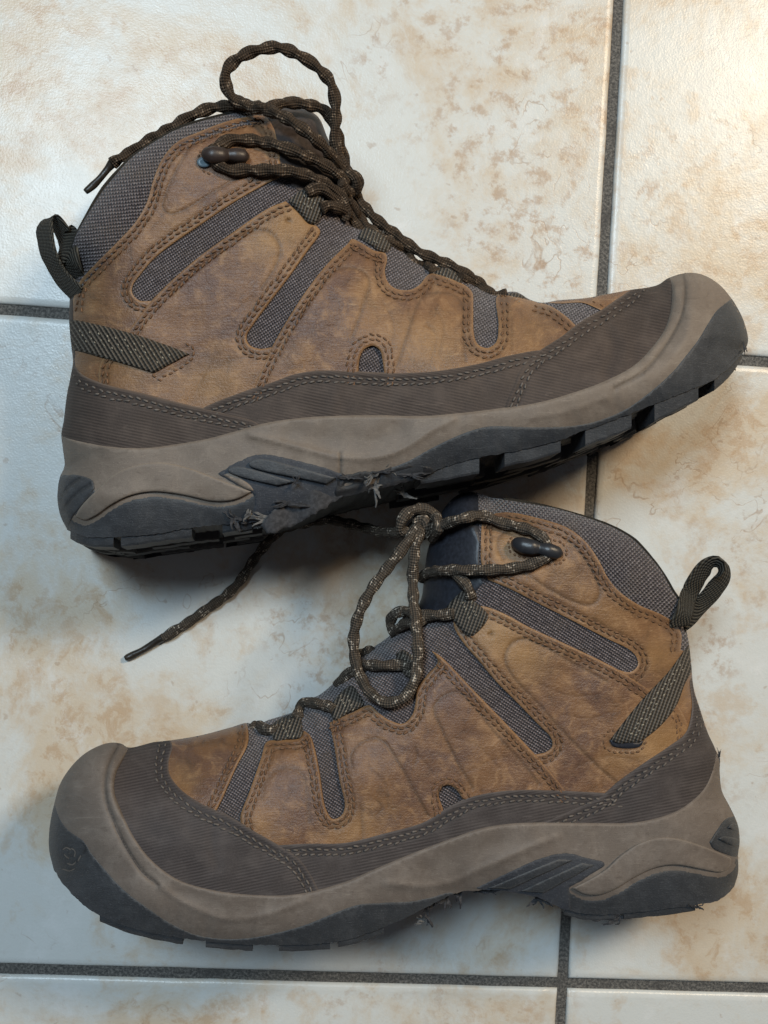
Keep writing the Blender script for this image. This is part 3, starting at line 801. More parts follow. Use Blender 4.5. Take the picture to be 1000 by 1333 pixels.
# ================================================================== upper boot of the picture (toe to the right)
def boot_one():
    SOLE = [(970, 456), (960, 468), (945, 482), (926, 496), (912, 502), (880, 515), (850, 527), (824, 537), (790, 550), (759, 561), (732, 572), (690, 583), (654, 590), (626, 595), (580, 608), (545, 622), (510, 632), (475, 640), (445, 648), (420, 658), (395, 667), (365, 675), (330, 680), (285, 683), (255, 686), (200, 695), (150, 699), (112, 699), (88, 690)]
    b = Boot('hiking_boot', 'brown leather hiking boot with toe pointing right, lying above the other boot', [
        ('heel', [(88, 690), (79, 672), (75, 652), (75, 640), (78, 621), (84, 607), (82, 585), (80, 565), (83, 548), (87, 515), (92, 490), (95, 470), (93, 452), (90, 415), (91, 387), (92, 360)]),
        ('collar', [(92, 360), (91, 340), (96, 312), (110, 285), (132, 250), (150, 228), (170, 206), (195, 188), (230, 168), (262, 157), (307, 146), (345, 138)]),
        ('instep', [(345, 138), (375, 138), (400, 143), (415, 153), (426, 178), (440, 210), (450, 235), (457, 262), (464, 288), (480, 293), (495, 298), (512, 314), (530, 332), (546, 343), (557, 348), (572, 346), (590, 350), (605, 360), (620, 373), (645, 381), (672, 380), (690, 390), (706, 394), (726, 391), (762, 388), (790, 383), (816, 378)]),
        ('toe', [(816, 378), (856, 371), (870, 362), (896, 355), (916, 358), (936, 370), (952, 388), (964, 408), (971, 426), (974, 444), (970, 456)]),
        ('sole', SOLE)],
        [(150, 660, .0345), (110, 520, .0355), (200, 400, .036), (250, 230, .040), (450, 430, .0415), (700, 540, .0485), (430, 590, .040), (870, 440, .047), (620, 400, .044), (560, 520, .045)], 0.0560, 1.3)
    b.shear = np.array([-0.03, -0.11])
    L, T = M['leather1'], M['twill1']
    b.panel('upper_fabric', [[(60, 340), (60, 130)], [(60, 130), (460, 130)], [(460, 130), (900, 330)], [(900, 330), (870, 520)], [(870, 520), (300, 610)], [(300, 610), (60, 600)], [(60, 600), (60, 340)]], 0.0, M['knit1'], res=5)
    b.lining(M['lining']); b.binding(M['webt'], .0013)
    b.panel('tongue', [[(347, 120), (352, 160), (360, 190), (366, 225), (385, 245), (420, 262), (447, 285)], [(447, 285), (480, 290), (470, 220), (440, 120), (347, 120)]], 0.6 * MM, M['tongue'], r=4)
    COLL = [(88, 402), (112, 376), (138, 346), (163, 318), (188, 290), (203, 265), (212, 235), (224, 208), (240, 194), (270, 180), (310, 166), (350, 160)]
    b.panel('collar', [COLL, [(350, 160), (360, 120)], [(360, 120), (150, 120)], [(150, 120), (50, 280)], [(50, 280), (60, 402)], [(60, 402), (88, 402)]], 1.0 * MM, M['collar1'], r=8, res=4, e0=0.2)
    # collar and eyelet quarter
    e1 = [(93, 402), (96, 385), (102, 368), (125, 342), (150, 317), (175, 290), (190, 265), (200, 232), (212, 205), (230, 185), (262, 170), (300, 156), (335, 149)]
    e1r = [(335, 149), (346, 152), (356, 166), (361, 185), (365, 212), (366, 230)]
    e1b = [(366, 230), (345, 240), (300, 266), (262, 292), (225, 317), (200, 337), (182, 358), (173, 371), (172, 381), (181, 391), (197, 392)]
    E = [e1, e1r, e1b, [(197, 392), (220, 400)], [(220, 400), (160, 500)], [(160, 500), (80, 515)], [(80, 515), (80, 402)], [(80, 402), (93, 402)]]
    deb1 = [(316, 228), (300, 237), (262, 260), (236, 275), (222, 279), (212, 272), (213, 260), (225, 230), (240, 202), (252, 186), (270, 178), (300, 168), (325, 162), (338, 170), (345, 190)]
    p = b.panel('leather_quarter', E, 1.3 * MM, L, res=3.6, r=3.4, seams=[e1, e1r, e1b], rows=(6.5, 12.5), grooves=[(deb1, 2.2, -0.55 * MM), ([(120, 440), (170, 400)], 8, -0.3 * MM)], tint=[(290, 205, 40, -.35), (250, 300, 30, .35), (140, 400, 40, .15), (280, 180, 25, .3), (360, 225, 20, .5), (240, 240, 25, -.3)])
    lp = loop_of(E)
    b.stitches([e1, e1r, e1b], 1.3 * MM, M['stitch'], p, (6.5, 12.5), inside_of=lp)
    b.stitches([[(275, 197), (268, 194), (260, 200), (258, 210), (262, 220), (272, 226)], [(300, 190), (316, 192), (324, 204), (318, 214), (306, 218)]], 1.3 * MM, M['stitch'], p, (0,), pitch=7, length=4.5)
    # middle quarter
    e2a = [(372, 262), (350, 271), (300, 305), (250, 342), (197, 392), (165, 432), (138, 460), (129, 478), (128, 505)]
    e2t = [(372, 262), (388, 276), (402, 291), (412, 294)]
    e2b = [(412, 294), (417, 301), (400, 327), (375, 362), (350, 395), (330, 422), (321, 438), (325, 449), (338, 454), (354, 452)]
    E = [e2a[::-1], e2t, e2b, [(354, 452), (375, 462)], [(375, 462), (350, 540)], [(350, 540), (128, 540)], [(128, 540), (128, 505)]]
    deb2 = [(222, 385), (250, 357), (287, 327), (325, 302), (345, 300), (360, 311), (365, 327), (357, 350), (340, 376)]
    p = b.panel('leather_quarter', E, 2.0 * MM, L, res=3.6, r=3.4, seams=[e2a, e2b], grooves=[(deb2, 2.4, -0.5 * MM), ([(374, 287), (377, 288)], 2.4, -1.2 * MM), ([(250, 520), (270, 470), (300, 425), (330, 392)], 9, -0.4 * MM), ([(255, 510), (275, 470), (300, 440)], 1.8, -.2 * MM), ([(268, 430), (300, 410), (330, 385)], 1.8, -.16 * MM), ([(262, 490), (300, 470), (330, 462)], 1.8, -.16 * MM), ([(230, 405), (270, 400), (300, 385)], 1.8, -.14 * MM), ([(205, 470), (230, 455), (247, 457), (245, 468), (205, 490)], 3, -0.3 * MM)], tint=[(380, 285, 28, .75), (340, 320, 20, .45), (280, 500, 35, .55), (180, 475, 28, .45), (290, 400, 45, -.35), (230, 420, 30, -.1), (330, 440, 18, .35)])
    lp = loop_of(E)
    b.stitches([e2a, e2b[::1]], 2.0 * MM, M['stitch'], p, (6, 12), inside_of=lp)
    b.stitches([[(200, 490), (206, 494), (232, 480), (250, 466), (253, 455), (244, 448)]], 2.0 * MM, M['stitch'], p, (0,), pitch=8, length=6)
    # vamp
    e3l = [(454, 316), (425, 345), (400, 377), (375, 415), (355, 450), (338, 485), (325, 515)]
    e3t = [(454, 316), (458, 311), (470, 316), (487, 326), (502, 330), (504, 338), (501, 352), (505, 367), (516, 376), (535, 377), (547, 370), (555, 360), (562, 356), (590, 364), (608, 373), (615, 381), (616, 400), (617, 435), (622, 448), (635, 453), (646, 445), (649, 422), (647, 386), (662, 384), (690, 390), (700, 393)]
    e3r = [(700, 393), (718, 399), (736, 411), (752, 426)]
    E = [e3l[::-1], e3t, e3r, [(752, 426), (740, 470)], [(740, 470), (690, 505)], [(690, 505), (325, 540)], [(325, 540), (325, 515)]]
    arch = [(467, 505), (468, 467), (474, 455), (485, 450), (494, 455), (498, 468), (497, 505), (467, 505)]
    dA = [(390, 415), (430, 357), (450, 348), (473, 354), (481, 367), (472, 400), (458, 440)]
    dB = [(517, 477), (530, 435), (542, 400), (550, 387), (567, 381), (592, 385), (603, 400), (604, 435), (605, 470)]
    p = b.panel('leather_vamp', E, 2.5 * MM, L, res=3.6, r=3.4, holes=[arch], seams=[e3l, e3t[:6], e3t[4:16], e3t[15:23], e3r], grooves=[(dA, 2.3, -0.45 * MM), (dB, 2.3, -0.45 * MM), ([(666, 405), (666, 455)], 2.2, -0.3 * MM), ([(500, 395), (512, 420), (510, 450)], 2, -.2 * MM), ([(566, 400), (578, 425), (572, 460)], 2, -.22 * MM), ([(555, 420), (568, 440), (560, 470)], 1.8, -.18 * MM), ([(672, 400), (690, 420), (720, 425)], 2, -.2 * MM), ([(400, 440), (430, 425), (455, 430)], 1.8, -.16 * MM), ([(385, 470), (420, 420), (445, 380)], 12, 0.5 * MM), ([(590, 390), (560, 470)], 14, 0.5 * MM)],
                tint=[(440, 365, 16, -.6), (475, 380, 18, .35), (550, 390, 16, -.45), (420, 430, 40, -.1), (580, 440, 40, .3), (690, 430, 30, .4), (510, 420, 25, .2), (560, 470, 30, .25), (380, 470, 20, .2)])
    lp = loop_of(E)
    b.stitches([e3l, e3t[:6], e3t[4:16], e3t[15:23], e3r], 2.5 * MM, M['stitch'], p, (6, 12), inside_of=lp)
    b.stitches([[(460, 500), (461, 466), (468, 450), (485, 442), (500, 449), (505, 467), (505, 500)]], 2.5 * MM, M['stitch'], p, (0,), pitch=8.5)
    b.stitches([[(453, 500), (454, 466), (463, 446), (485, 435), (506, 445), (512, 467), (512, 500)]], 2.5 * MM, M['stitch'], p, (0,), pitch=9)
    # small leather piece at the toe end of the tongue
    e5 = [(702, 393), (728, 395), (758, 394), (772, 399), (788, 407)]
    E = [e5, [(788, 407), (850, 400)], [(850, 400), (850, 350)], [(850, 350), (702, 370)], [(702, 370), (702, 393)]]
    p = b.panel('leather_tip', E, 1.9 * MM, L, res=3.6, tint=[(730, 392, 30, .2)])
    b.stitches([e5], 1.9 * MM, M['stitch'], p, (6,), inside_of=loop_of(E))
    # rands
    t2 = [(240, 546), (267, 529), (312, 511), (350, 498), (387, 485), (425, 481), (460, 483), (512, 485), (575, 481), (625, 472), (662, 462), (700, 455), (715, 455)]
    E = [t2, [(715, 455), (715, 560)], [(715, 560), (300, 600)], [(300, 600), (240, 546)]]
    p = b.panel('side_rand', E, 3.1 * MM, T, res=4, r=4, seams=[t2], rows=(9, 15.5), grooves=[([(440, 500), (430, 540)], 10, .4 * MM)])
    b.stitches([t2], 3.1 * MM, M['stitch_dark'], p, (9, 15.5), inside_of=loop_of(E), pitch=10, length=7.5)
    t1 = [(80, 452), (96, 474), (107, 487), (137, 500), (187, 512), (237, 525), (300, 539), (328, 546), (340, 553)]
    E = [t1, [(340, 553), (330, 600)], [(330, 600), (50, 610)], [(50, 610), (60, 450)], [(60, 450), (80, 452)]]
    p = b.panel('heel_counter', E, 3.7 * MM, T, res=4, r=4, seams=[t1], rows=(9, 15.5))
    b.stitches([t1], 3.7 * MM, M['stitch_dark'], p, (9, 15.5), inside_of=loop_of(E), pitch=10, length=7.5)
    t3 = [(652, 545), (658, 524), (668, 500), (676, 481), (690, 466), (702, 456), (730, 438), (760, 416), (782, 404), (802, 390), (820, 377), (828, 362)]
    E = [t3, [(828, 362), (895, 345)], [(895, 345), (905, 420)], [(905, 420), (850, 500)], [(850, 500), (700, 570)], [(700, 570), (652, 545)]]
    p = b.panel('toe_rand', E, 3.7 * MM, T, res=4, r=4, seams=[t3], rows=(9, 15.5), grooves=[([(785, 410), (796, 440), (797, 460), (790, 485)], 8, -0.9 * MM), ([(800, 420), (815, 445), (812, 465)], 9, .8 * MM), ([(800, 418), (860, 412)], 7, -.4 * MM)])
    b.stitches([t3], 3.7 * MM, M['stitch_dark'], p, (9, 15.5), inside_of=loop_of(E), pitch=10, length=7.5)
    # sole
    mt = [(60, 556), (85, 568), (112, 575), (150, 581), (190, 582), (230, 577), (270, 570), (300, 562), (337, 552), (375, 545), (425, 541), (500, 540), (550, 541), (600, 537), (650, 531), (700, 523), (740, 512), (790, 494), (826, 474), (850, 450), (864, 430), (871, 410), (874, 390), (874, 372), (866, 350)]
    ridge = [(325, 566), (362, 575), (400, 585), (437, 594), (475, 597), (512, 590), (537, 577), (562, 560), (590, 546)]
    scoop = [(380, 562), (430, 572), (475, 573), (520, 563)]
    crack = [(890, 357), (892, 380), (888, 408), (876, 434), (856, 464), (835, 486), (800, 506)]
    p = b.panel('midsole', [mt, [(866, 350), (1000, 340)], [(1000, 340), (1000, 560)], [(1000, 560), (700, 680)], [(700, 680), (50, 740)], [(50, 740), (60, 556)]], 4.8 * MM, M['mid1'], r=4.5, res=4.5,
                grooves=[(ridge, 4.5, .9 * MM), (scoop, 16, -1.2 * MM), (crack, 2.0, -0.9 * MM), ([(880, 372), (880, 405), (868, 430), (848, 458)], 5, .5 * MM), ([(443, 590), (443, 618)], 1.6, -0.8 * MM), ([(690, 545), (740, 535), (790, 518)], 4, .4 * MM), ([(85, 607), (100, 600), (130, 588)], 6, -.5 * MM)], under=-2 * MM)
    of = [(985, 365), (952, 388), (932, 404), (920, 422), (908, 442), (894, 460), (876, 482), (850, 506), (812, 533), (770, 549), (737, 554), (690, 555), (637, 554), (612, 560), (587, 570), (557, 585), (532, 599), (515, 606), (498, 612), (490, 640)]
    b.panel('outsole', [of, [(490, 640), (700, 660)], [(700, 660), (1000, 540)], [(1000, 540), (985, 365)]], 5.3 * MM, M['out'], r=2.2, res=4.5, under=-2 * MM)
    oh = [(50, 622), (92, 617), (122, 626), (127, 642), (160, 640), (200, 632), (250, 636), (290, 640), (330, 634), (345, 655), (350, 700)]
    b.panel('heel_outsole', [oh, [(350, 700), (330, 740)], [(330, 740), (50, 740)], [(50, 740), (50, 622)]], 5.1 * MM, M['out'], r=2.2, res=4.5, under=-2 * MM, grooves=[([(327, 643), (312, 651), (296, 655), (275, 655), (237, 647), (200, 643), (170, 648), (145, 660), (125, 674), (110, 680), (96, 674)], 2.6, -1.6 * MM)])
    wing = [(98, 672), (105, 660), (125, 639), (150, 617), (180, 605), (210, 602), (245, 609), (280, 622), (327, 640)]
    wing2 = [(327, 640), (312, 648), (296, 652), (275, 652), (237, 644), (200, 640), (170, 645), (145, 657), (125, 671), (110, 677), (98, 672)]
    b.panel('sole_wing', [wing, wing2], 7.0 * MM, M['mid1'], r=2.0, res=4, e0=0.8)
    b.panel('shank_plate', [[(283, 616), (310, 600), (335, 591), (357, 592), (400, 602), (435, 612), (452, 620)], [(452, 620), (430, 660), (385, 690)], [(385, 690), (318, 700)], [(318, 700), (330, 645), (300, 628), (283, 616)]], 5.5 * MM, M['plate'], r=2, res=4, rough_edge=1.2)
    b.panel('shank_strip', [[(288, 618), (300, 615), (329, 634), (331, 640), (320, 637), (288, 618)]], 6.2 * MM, M['mid1'], r=2, res=3)
    for q in ([(324, 602), (335, 597), (437, 622), (425, 630), (324, 606)], [(297, 610), (308, 607), (383, 627), (360, 632), (297, 614)]):
        b.panel('sole_ridge', [q[:3], q[2:4], q[3:] + [q[0]]], 7.8 * MM, M['out'], r=1.6, res=3, e0=0.85)
    cl = b.panel('heel_clip', [[(60, 622), (86, 619), (95, 617), (121, 625), (124, 636)], [(124, 636), (110, 655), (96, 672), (88, 690)], [(88, 690), (60, 690)], [(60, 690), (60, 622)]], 6.0 * MM, M['out'], r=2.2, res=3, grooves=[([(76, 655), (88, 635), (104, 622)], 2.2, -1.0 * MM), ([(80, 668), (96, 646), (118, 630)], 2.2, -1.0 * MM)])
    b.panel('arch_rubber', [[(436, 622), (450, 618), (475, 612), (500, 611), (525, 604), (560, 606)], [(560, 606), (600, 640)], [(600, 640), (430, 690)], [(430, 690), (436, 622)]], 5.6 * MM, M['tread'], r=3, res=3.5, rough_edge=2.6, grooves=[([(450, 632), (500, 624), (545, 612)], 5, -1.2 * MM), ([(440, 640), (470, 630)], 4, .8 * MM)])
    # torn shank: a ragged flap of rubber hanging under the arch
    b.panel('torn_flap', [[(340, 684), (352, 668), (372, 650), (392, 636), (420, 640), (446, 646)], [(446, 646), (425, 660), (400, 674), (372, 688), (350, 694), (340, 684)]], 1.5 * MM, M['torn_dark'], r=3, res=4, clip=False, mirror=False, rough_edge=3.0, zbase=lambda V: np.full(len(V), 0.0965) + 0.0016 * np.sin(V[:, 0] / 9.0))
    A = [q for q in SOLE]; 
    B = [(970, 458), (955, 484), (936, 504), (905, 522), (875, 537), (850, 549), (822, 557), (790, 570), (765, 579), (727, 588), (692, 600), (657, 606), (625, 615), (590, 622), (545, 630),
         (90, 699), (97, 705), (120, 710), (150, 711), (180, 708), (212, 703), (250, 699), (300, 691), (330, 687)]
    b.tread([(966, 930, 5), (909, 852, 5), (822, 762, 5), (730, 657, 5), (624, 548, 5), (92, 148, 5), (158, 250, 5), (290, 328, 5)], A, B, M['tread'], (M['out'], M['tread']), 5.0 * MM)
    b.torn(303, 674, .006, .0040, M['torn_dark'], 1.0, (1.3, .9, .7)); b.torn(335, 684, .030, .0042, M['torn'], 2.0, (1.2, .9, .6)); b.torn(350, 676, .007, .0036, M['torn'], 3.0, (1.8, .8, .5)); b.torn(322, 672, .007, .0026, M['torn'], 12.0, (1, 1.2, .6)); b.torn(375, 655, .007, .0030, M['torn_dark'], 13.0, (2.4, .8, .5)); b.torn(385, 628, .009, .0018, M['torn_dark'], 14.0, (1.2, 1, .6))
    b.torn(484, 620, .007, .0030, M['torn'], 4.0, (.8, 1.2, .5)); b.torn(488, 634, .006, .0034, M['torn'], 5.0, (.6, 1.7, .6)); b.torn(496, 614, .007, .0022, M['torn_dark'], 15.0, (1.8, .8, .6)); b.torn(526, 644, .028, .0036, M['torn'], 6.0, (1, 1, .6)); b.torn(535, 618, .006, .0026, M['torn_dark'], 16.0, (1.9, .6, .6)); b.torn(455, 622, .006, .0022, M['torn_dark'], 17.0, (1.8, .8, .6))
    b.torn(503, 611, .004, .0030, M['torn'], 7.0, (1.6, .7, .7)); b.torn(155, 713, -.010, .0030, M['torn_dark'], 8.0, (2.0, .7, .6)); b.torn(969, 452, .010, .0016, M['torn_dark'], 9.0, (.7, 1.6, 1)); b.torn(955, 478, .012, .0018, M['torn_dark'], 10.0, (.8, 1.6, 1))
    b.torn(520, 617, -.002, .0028, M['torn_dark'], 11.0, (2, .6, .7))
    # webbing strap at the heel and pull tab
    ws = [[(84, 416), (100, 417), (125, 422), (175, 435), (225, 452), (247, 461)], [(247, 461), (200, 486)], [(200, 486), (150, 471), (100, 457), (84, 455)], [(84, 455), (84, 416)]]
    p = b.panel('webbing_strap', ws, 3.7 * MM, M['web1'], r=3.5, res=3.6)
    b.stitches([[(105, 430), (150, 440), (220, 462)], [(108, 437), (150, 447), (212, 466)], [(112, 444), (150, 454), (205, 471)]], 3.7 * MM, M['stitch_pale'], p, (0,), pitch=12, length=3.2, wid=1.0, tilt=0.8)
    b.ribbon('pull_tab', [(108, 388, -.004), (94, 376, .006), (78, 358, .013), (64, 330, .014), (59, 305, .012), (59, 291, .010), (66, 285, .009), (75, 292, .008), (85, 310, .006), (92, 335, .003), (97, 360, .002)], (0.75, -0.1, 1.0), 0.0165, 0.0015, M['webt'])
    b.panel('heel_tape', [[(86, 380), (93, 385), (96, 420), (98, 455), (98, 478)], [(98, 478), (80, 480)], [(80, 480), (80, 380)], [(80, 380), (86, 380)]], 2.2 * MM, M['tongue'], r=2, res=4)
    # lace loops of webbing
    for q in ([(376, 262), (385, 252), (397, 245), (411, 242), (421, 250), (424, 262), (421, 274), (412, 290), (403, 291), (390, 278), (376, 262)],
              [(466, 309), (472, 298), (480, 294), (494, 296), (507, 307), (511, 316), (504, 327), (494, 326), (480, 317), (466, 309)],
              [(562, 356), (570, 347), (590, 350), (604, 360), (600, 368), (588, 363), (562, 356)],
              [(655, 384), (664, 379), (677, 380), (688, 387), (690, 391), (675, 389), (655, 384)]):
        pp = b.panel('lace_loop', [q], 4.2 * MM, M['web2'], r=9, res=3, e0=0.25)
        cx, cy = np.mean(q[:-1], 0)
        b.stitches([[(cx - 7, cy - 9), (cx - 1, cy - 5), (cx + 6, cy)], [(cx - 12, cy - 2), (cx - 6, cy + 2), (cx + 1, cy + 7)]], 4.8 * MM, M['stitch_pale'], pp, (0,), pitch=5.5, length=3.2, wid=.9, tilt=1.0)
    # laces
    r = .00255
    P1 = [(146, 213, .012), (152, 208, .013), (175, 195, .014), (200, 180, .016), (225, 165, .018), (250, 150, .020), (280, 140, .020), (303, 138, .020), (325, 137, .022), (350, 144, .022), (380, 157, .018), (405, 177, .016), (425, 197, .014), (442, 217, .012), (455, 236, .010)]
    P2 = [(456, 236, .010), (447, 222, .016), (438, 190, .020), (437, 160, .022), (437, 135, .024), (430, 107, .026), (412, 87, .028), (390, 73, .030), (362, 62, .031), (337, 65, .031), (312, 75, .030), (295, 91, .029), (294, 110, .028), (303, 128, .026), (325, 138, .0275), (350, 139, .028), (375, 134, .025), (400, 136, .022), (425, 146, .016), (440, 180, .012), (450, 215, .010), (456, 240, .006)]
    P4 = [(276, 197, .004), (283, 190, .0045), (300, 182, .0045), (337, 184, .0045), (362, 189, .006), (390, 200, .009), (420, 213, .010), (440, 229, .010), (456, 243, .010)]
    P5 = [(280, 207, .004), (284, 214, .004), (300, 221, .0042), (325, 221, .0042), (362, 222, .006), (395, 227, .008), (425, 240, .008), (444, 257, .008), (450, 275, .006), (447, 285, .001)]
    P6 = [(452, 235, .004), (461, 251, .006), (478, 274, .008), (512, 304, .006), (545, 327, .006), (575, 341, .007), (605, 356, .007), (625, 370, .003), (640, 384, -.006)]
    P7 = [(448, 243, .008), (455, 262, .010), (468, 284, .008), (490, 306, -.004), (512, 318, .002), (526, 327, .001), (538, 341, -.004), (545, 350, -.010)]
    P8 = [(398, 250, .004), (412, 246, .0062), (428, 252, .006), (442, 264, .005), (449, 278, .003)]
    P9 = [(418, 272, .004), (428, 268, .005), (440, 271, .005), (455, 281, .003), (465, 298, -.002), (470, 308, -.01)]
    P10 = [(545, 345, -.004), (555, 348, .000), (566, 354, .002)]
    P11 = [(598, 362, .002), (618, 371, .001), (634, 382, -.003), (648, 384, -.001), (660, 383, .001)]
    lc = b.lace('lace', [P1, P2, P4, P5, P6, P7, P8, P9, P10, P11], r, M['lace1'])
    # knot
    K = [[(447, 244, .010), (449, 232, .015), (460, 227, .016), (467, 238, .014), (460, 249, .012), (450, 248, .013), (445, 236, .016)], [(452, 222, .016), (462, 232, .018), (464, 246, .014), (455, 252, .010)]]
    b.lace('knot', K, r * .95, M['lace1'], lc, twist=50)
    v, f, u = b.tube([(111, 250, .010), (130, 231, .011), (148, 212, .012)], .00165, lobe=0.05, taper=([0, .05, .8, 1], [.8, 1, 1.0, 1.3])); b.child('aglet', v, f, M['aglet'], lc, u)
    b.hook((264, 199), (323, 204), M['hook'], M['metal'], (266, 211, 6.5, 0.0004))
    return b

# ================================================================== lower boot (toe to the left)
def boot_two():
    SOLE = [(70, 1132), (82, 1150), (100, 1170), (120, 1186), (140, 1196), (165, 1206), (200, 1215), (240, 1222), (267, 1225), (300, 1228), (330, 1230), (365, 1230), (400, 1230), (432, 1227), (467, 1219), (487, 1212), (512, 1202), (550, 1184), (575, 1171), (600, 1161), (630, 1159), (650, 1159), (676, 1163), (700, 1168), (730, 1182), (764, 1190), (800, 1190), (860, 1184), (904, 1178), (930, 1174), (945, 1166), (956, 1154)]
    b = Boot('hiking_boot', 'brown leather hiking boot with toe pointing left, lying below the other boot', [
        ('toe', [(200, 966), (167, 973), (158, 968), (142, 967), (120, 975), (100, 990), (80, 1017), (71, 1045), (65, 1075), (64, 1105), (70, 1132)]),
        ('sole', SOLE),
        ('heel', [(956, 1154), (961, 1136), (961, 1112), (963, 1096), (961, 1075), (956, 1062), (948, 1046), (940, 1030), (937, 1005), (937, 990), (930, 972), (922, 955), (912, 925), (903, 895), (900, 865), (897, 838), (892, 812)]),
        ('collar', [(892, 812), (888, 788), (875, 767), (860, 742), (840, 717), (825, 702), (795, 685), (757, 671), (720, 661), (690, 655), (665, 651), (640, 648)]),
        ('instep', [(640, 648), (615, 640), (595, 645), (578, 662), (566, 690), (556, 720), (552, 755), (546, 785), (525, 803), (510, 825), (490, 840), (475, 850), (457, 868), (437, 887), (415, 905), (397, 912), (387, 924), (370, 931), (350, 937), (333, 944), (322, 941), (300, 947), (262, 957), (227, 963), (200, 966)])],
        [(880, 1140, .0345), (905, 960, .0355), (800, 880, .036), (740, 720, .040), (560, 930, .0415), (310, 1170, .0485), (580, 1120, .040), (140, 1080, .047), (400, 980, .044), (450, 1090, .045)], 0.0560, 6.1)
    L, T = M['leather2'], M['twill2']
    b.panel('upper_fabric', [[(120, 950), (560, 640)], [(560, 640), (920, 620)], [(920, 620), (960, 1090)], [(960, 1090), (500, 1160)], [(500, 1160), (140, 1150)], [(140, 1150), (120, 950)]], 0.0, M['knit2'], res=5)
    b.lining(M['lining']); b.binding(M['webt'], .0013)
    b.panel('tongue', [[(622, 630), (624, 690), (624, 735), (628, 760)], [(628, 760), (600, 790), (590, 803), (548, 812)], [(548, 812), (520, 800)], [(520, 800), (540, 620), (622, 630)]], 0.8 * MM, M['tongue2'], r=4)
    COLL = [(640, 676), (660, 674), (700, 682), (738, 696), (758, 714), (772, 736), (784, 758), (800, 778), (830, 796), (860, 809), (878, 824), (880, 845)]
    b.panel('collar', [COLL, [(880, 845), (920, 840)], [(920, 840), (920, 630)], [(920, 630), (620, 630)], [(620, 630), (640, 676)]], 1.0 * MM, M['collar2'], r=8, res=4, e0=0.2)
    e1 = [(627, 684), (632, 674), (641, 669), (660, 666), (702, 674), (740, 687), (764, 706), (780, 729), (792, 752), (807, 770), (832, 787), (862, 800), (880, 812), (888, 827), (886, 846)]
    e1l = [(627, 684), (626, 710), (627, 734), (636, 755)]
    e1b = [(636, 755), (665, 767), (702, 786), (740, 805), (790, 831), (820, 846), (829, 856), (830, 867), (820, 875), (805, 872)]
    E = [e1l[::-1], e1, [(886, 846), (930, 860)], [(930, 860), (930, 980)], [(930, 980), (850, 990)], [(850, 990), (790, 880)], [(790, 880), (805, 872)], e1b[::-1]]
    deb1 = [(680, 744), (715, 767), (755, 786), (772, 786), (781, 772), (771, 745), (752, 716), (735, 700)]
    p = b.panel('leather_quarter', E, 1.3 * MM, L, res=3.6, r=3.4, seams=[e1, e1l, e1b], rows=(6.5, 12.5), grooves=[(deb1, 2.4, -0.55 * MM), ([(655, 728), (648, 712), (650, 698), (664, 690)], 2.4, -.5 * MM)], tint=[(660, 715, 20, .7), (740, 760, 30, .2), (860, 850, 22, .55), (700, 690, 20, .2), (800, 800, 25, .25), (880, 900, 20, .45), (725, 735, 22, .2)])
    lp = loop_of(E)
    b.stitches([e1, e1l, e1b], 1.3 * MM, M['stitch'], p, (6.5, 12.5), inside_of=lp)
    b.stitches([[(672, 700), (664, 702), (662, 712), (670, 722), (682, 726)], [(716, 703), (732, 708), (738, 720), (730, 732), (716, 735)]], 1.3 * MM, M['stitch'], p, (0,), pitch=6.5, length=4.5)
    e2a = [(591, 803), (600, 792), (627, 789), (652, 797), (690, 817), (740, 840), (805, 872), (852, 902)]
    e2b = [(591, 803), (591, 815), (602, 835), (625, 862), (645, 886), (675, 916), (700, 942), (717, 960), (719, 971), (711, 979), (698, 982)]
    E = [e2b[::-1], e2a, [(852, 902), (880, 915), (897, 945)], [(897, 945), (900, 980)], [(900, 980), (780, 1060)], [(780, 1060), (680, 1050)], [(680, 1050), (690, 985)], [(690, 985), (698, 982)]]
    deb2 = [(790, 887), (740, 860), (700, 838), (680, 832), (665, 839), (657, 856), (664, 876), (700, 916), (740, 960), (770, 990), (803, 1020)]
    p = b.panel('leather_quarter', E, 2.0 * MM, L, res=3.6, r=3.4, seams=[e2a[2:], e2b], grooves=[(deb2, 2.4, -0.55 * MM), ([(637, 826), (640, 825)], 2.2, -1.2 * MM), ([(793, 962), (797, 973), (834, 972), (838, 962)], 2.6, -.4 * MM), ([(700, 890), (740, 905), (780, 905)], 1.8, -.16 * MM), ([(730, 930), (770, 935), (800, 925)], 1.8, -.16 * MM), ([(745, 1000), (790, 985), (830, 990)], 1.8, -.16 * MM)], tint=[(640, 820, 26, .85), (690, 860, 26, .6), (850, 975, 25, .6), (880, 950, 18, .4), (760, 930, 40, -.15), (740, 1010, 30, -.2), (800, 990, 20, .3)])
    lp = loop_of(E)
    b.stitches([e2a[2:], e2b], 2.0 * MM, M['stitch'], p, (6, 12), inside_of=lp)
    b.stitches([[(800, 950), (788, 956), (787, 970), (795, 978), (834, 977), (841, 968)], [(877, 925), (886, 938), (887, 958)], [(872, 928), (881, 940), (882, 960)]], 2.0 * MM, M['stitch'], p, (0,), pitch=7.5, length=5.5)
    e3r = [(562, 847), (572, 853), (582, 862), (615, 897), (652, 935), (690, 975), (715, 1002), (735, 1027), (745, 1045)]
    e3t = [(562, 847), (570, 861), (555, 880), (543, 898), (541, 915), (537, 930), (525, 942), (506, 937), (492, 927), (481, 918), (460, 927), (437, 937), (429, 941)]
    e3s = [(429, 941), (435, 970), (442, 1015), (449, 1050), (444, 1062), (433, 1066), (424, 1052), (416, 1005), (410, 975), (404, 958), (396, 951)]
    e3u = [(396, 951), (390, 961), (362, 963), (347, 966), (340, 987), (325, 1030), (313, 1064), (316, 1080)]
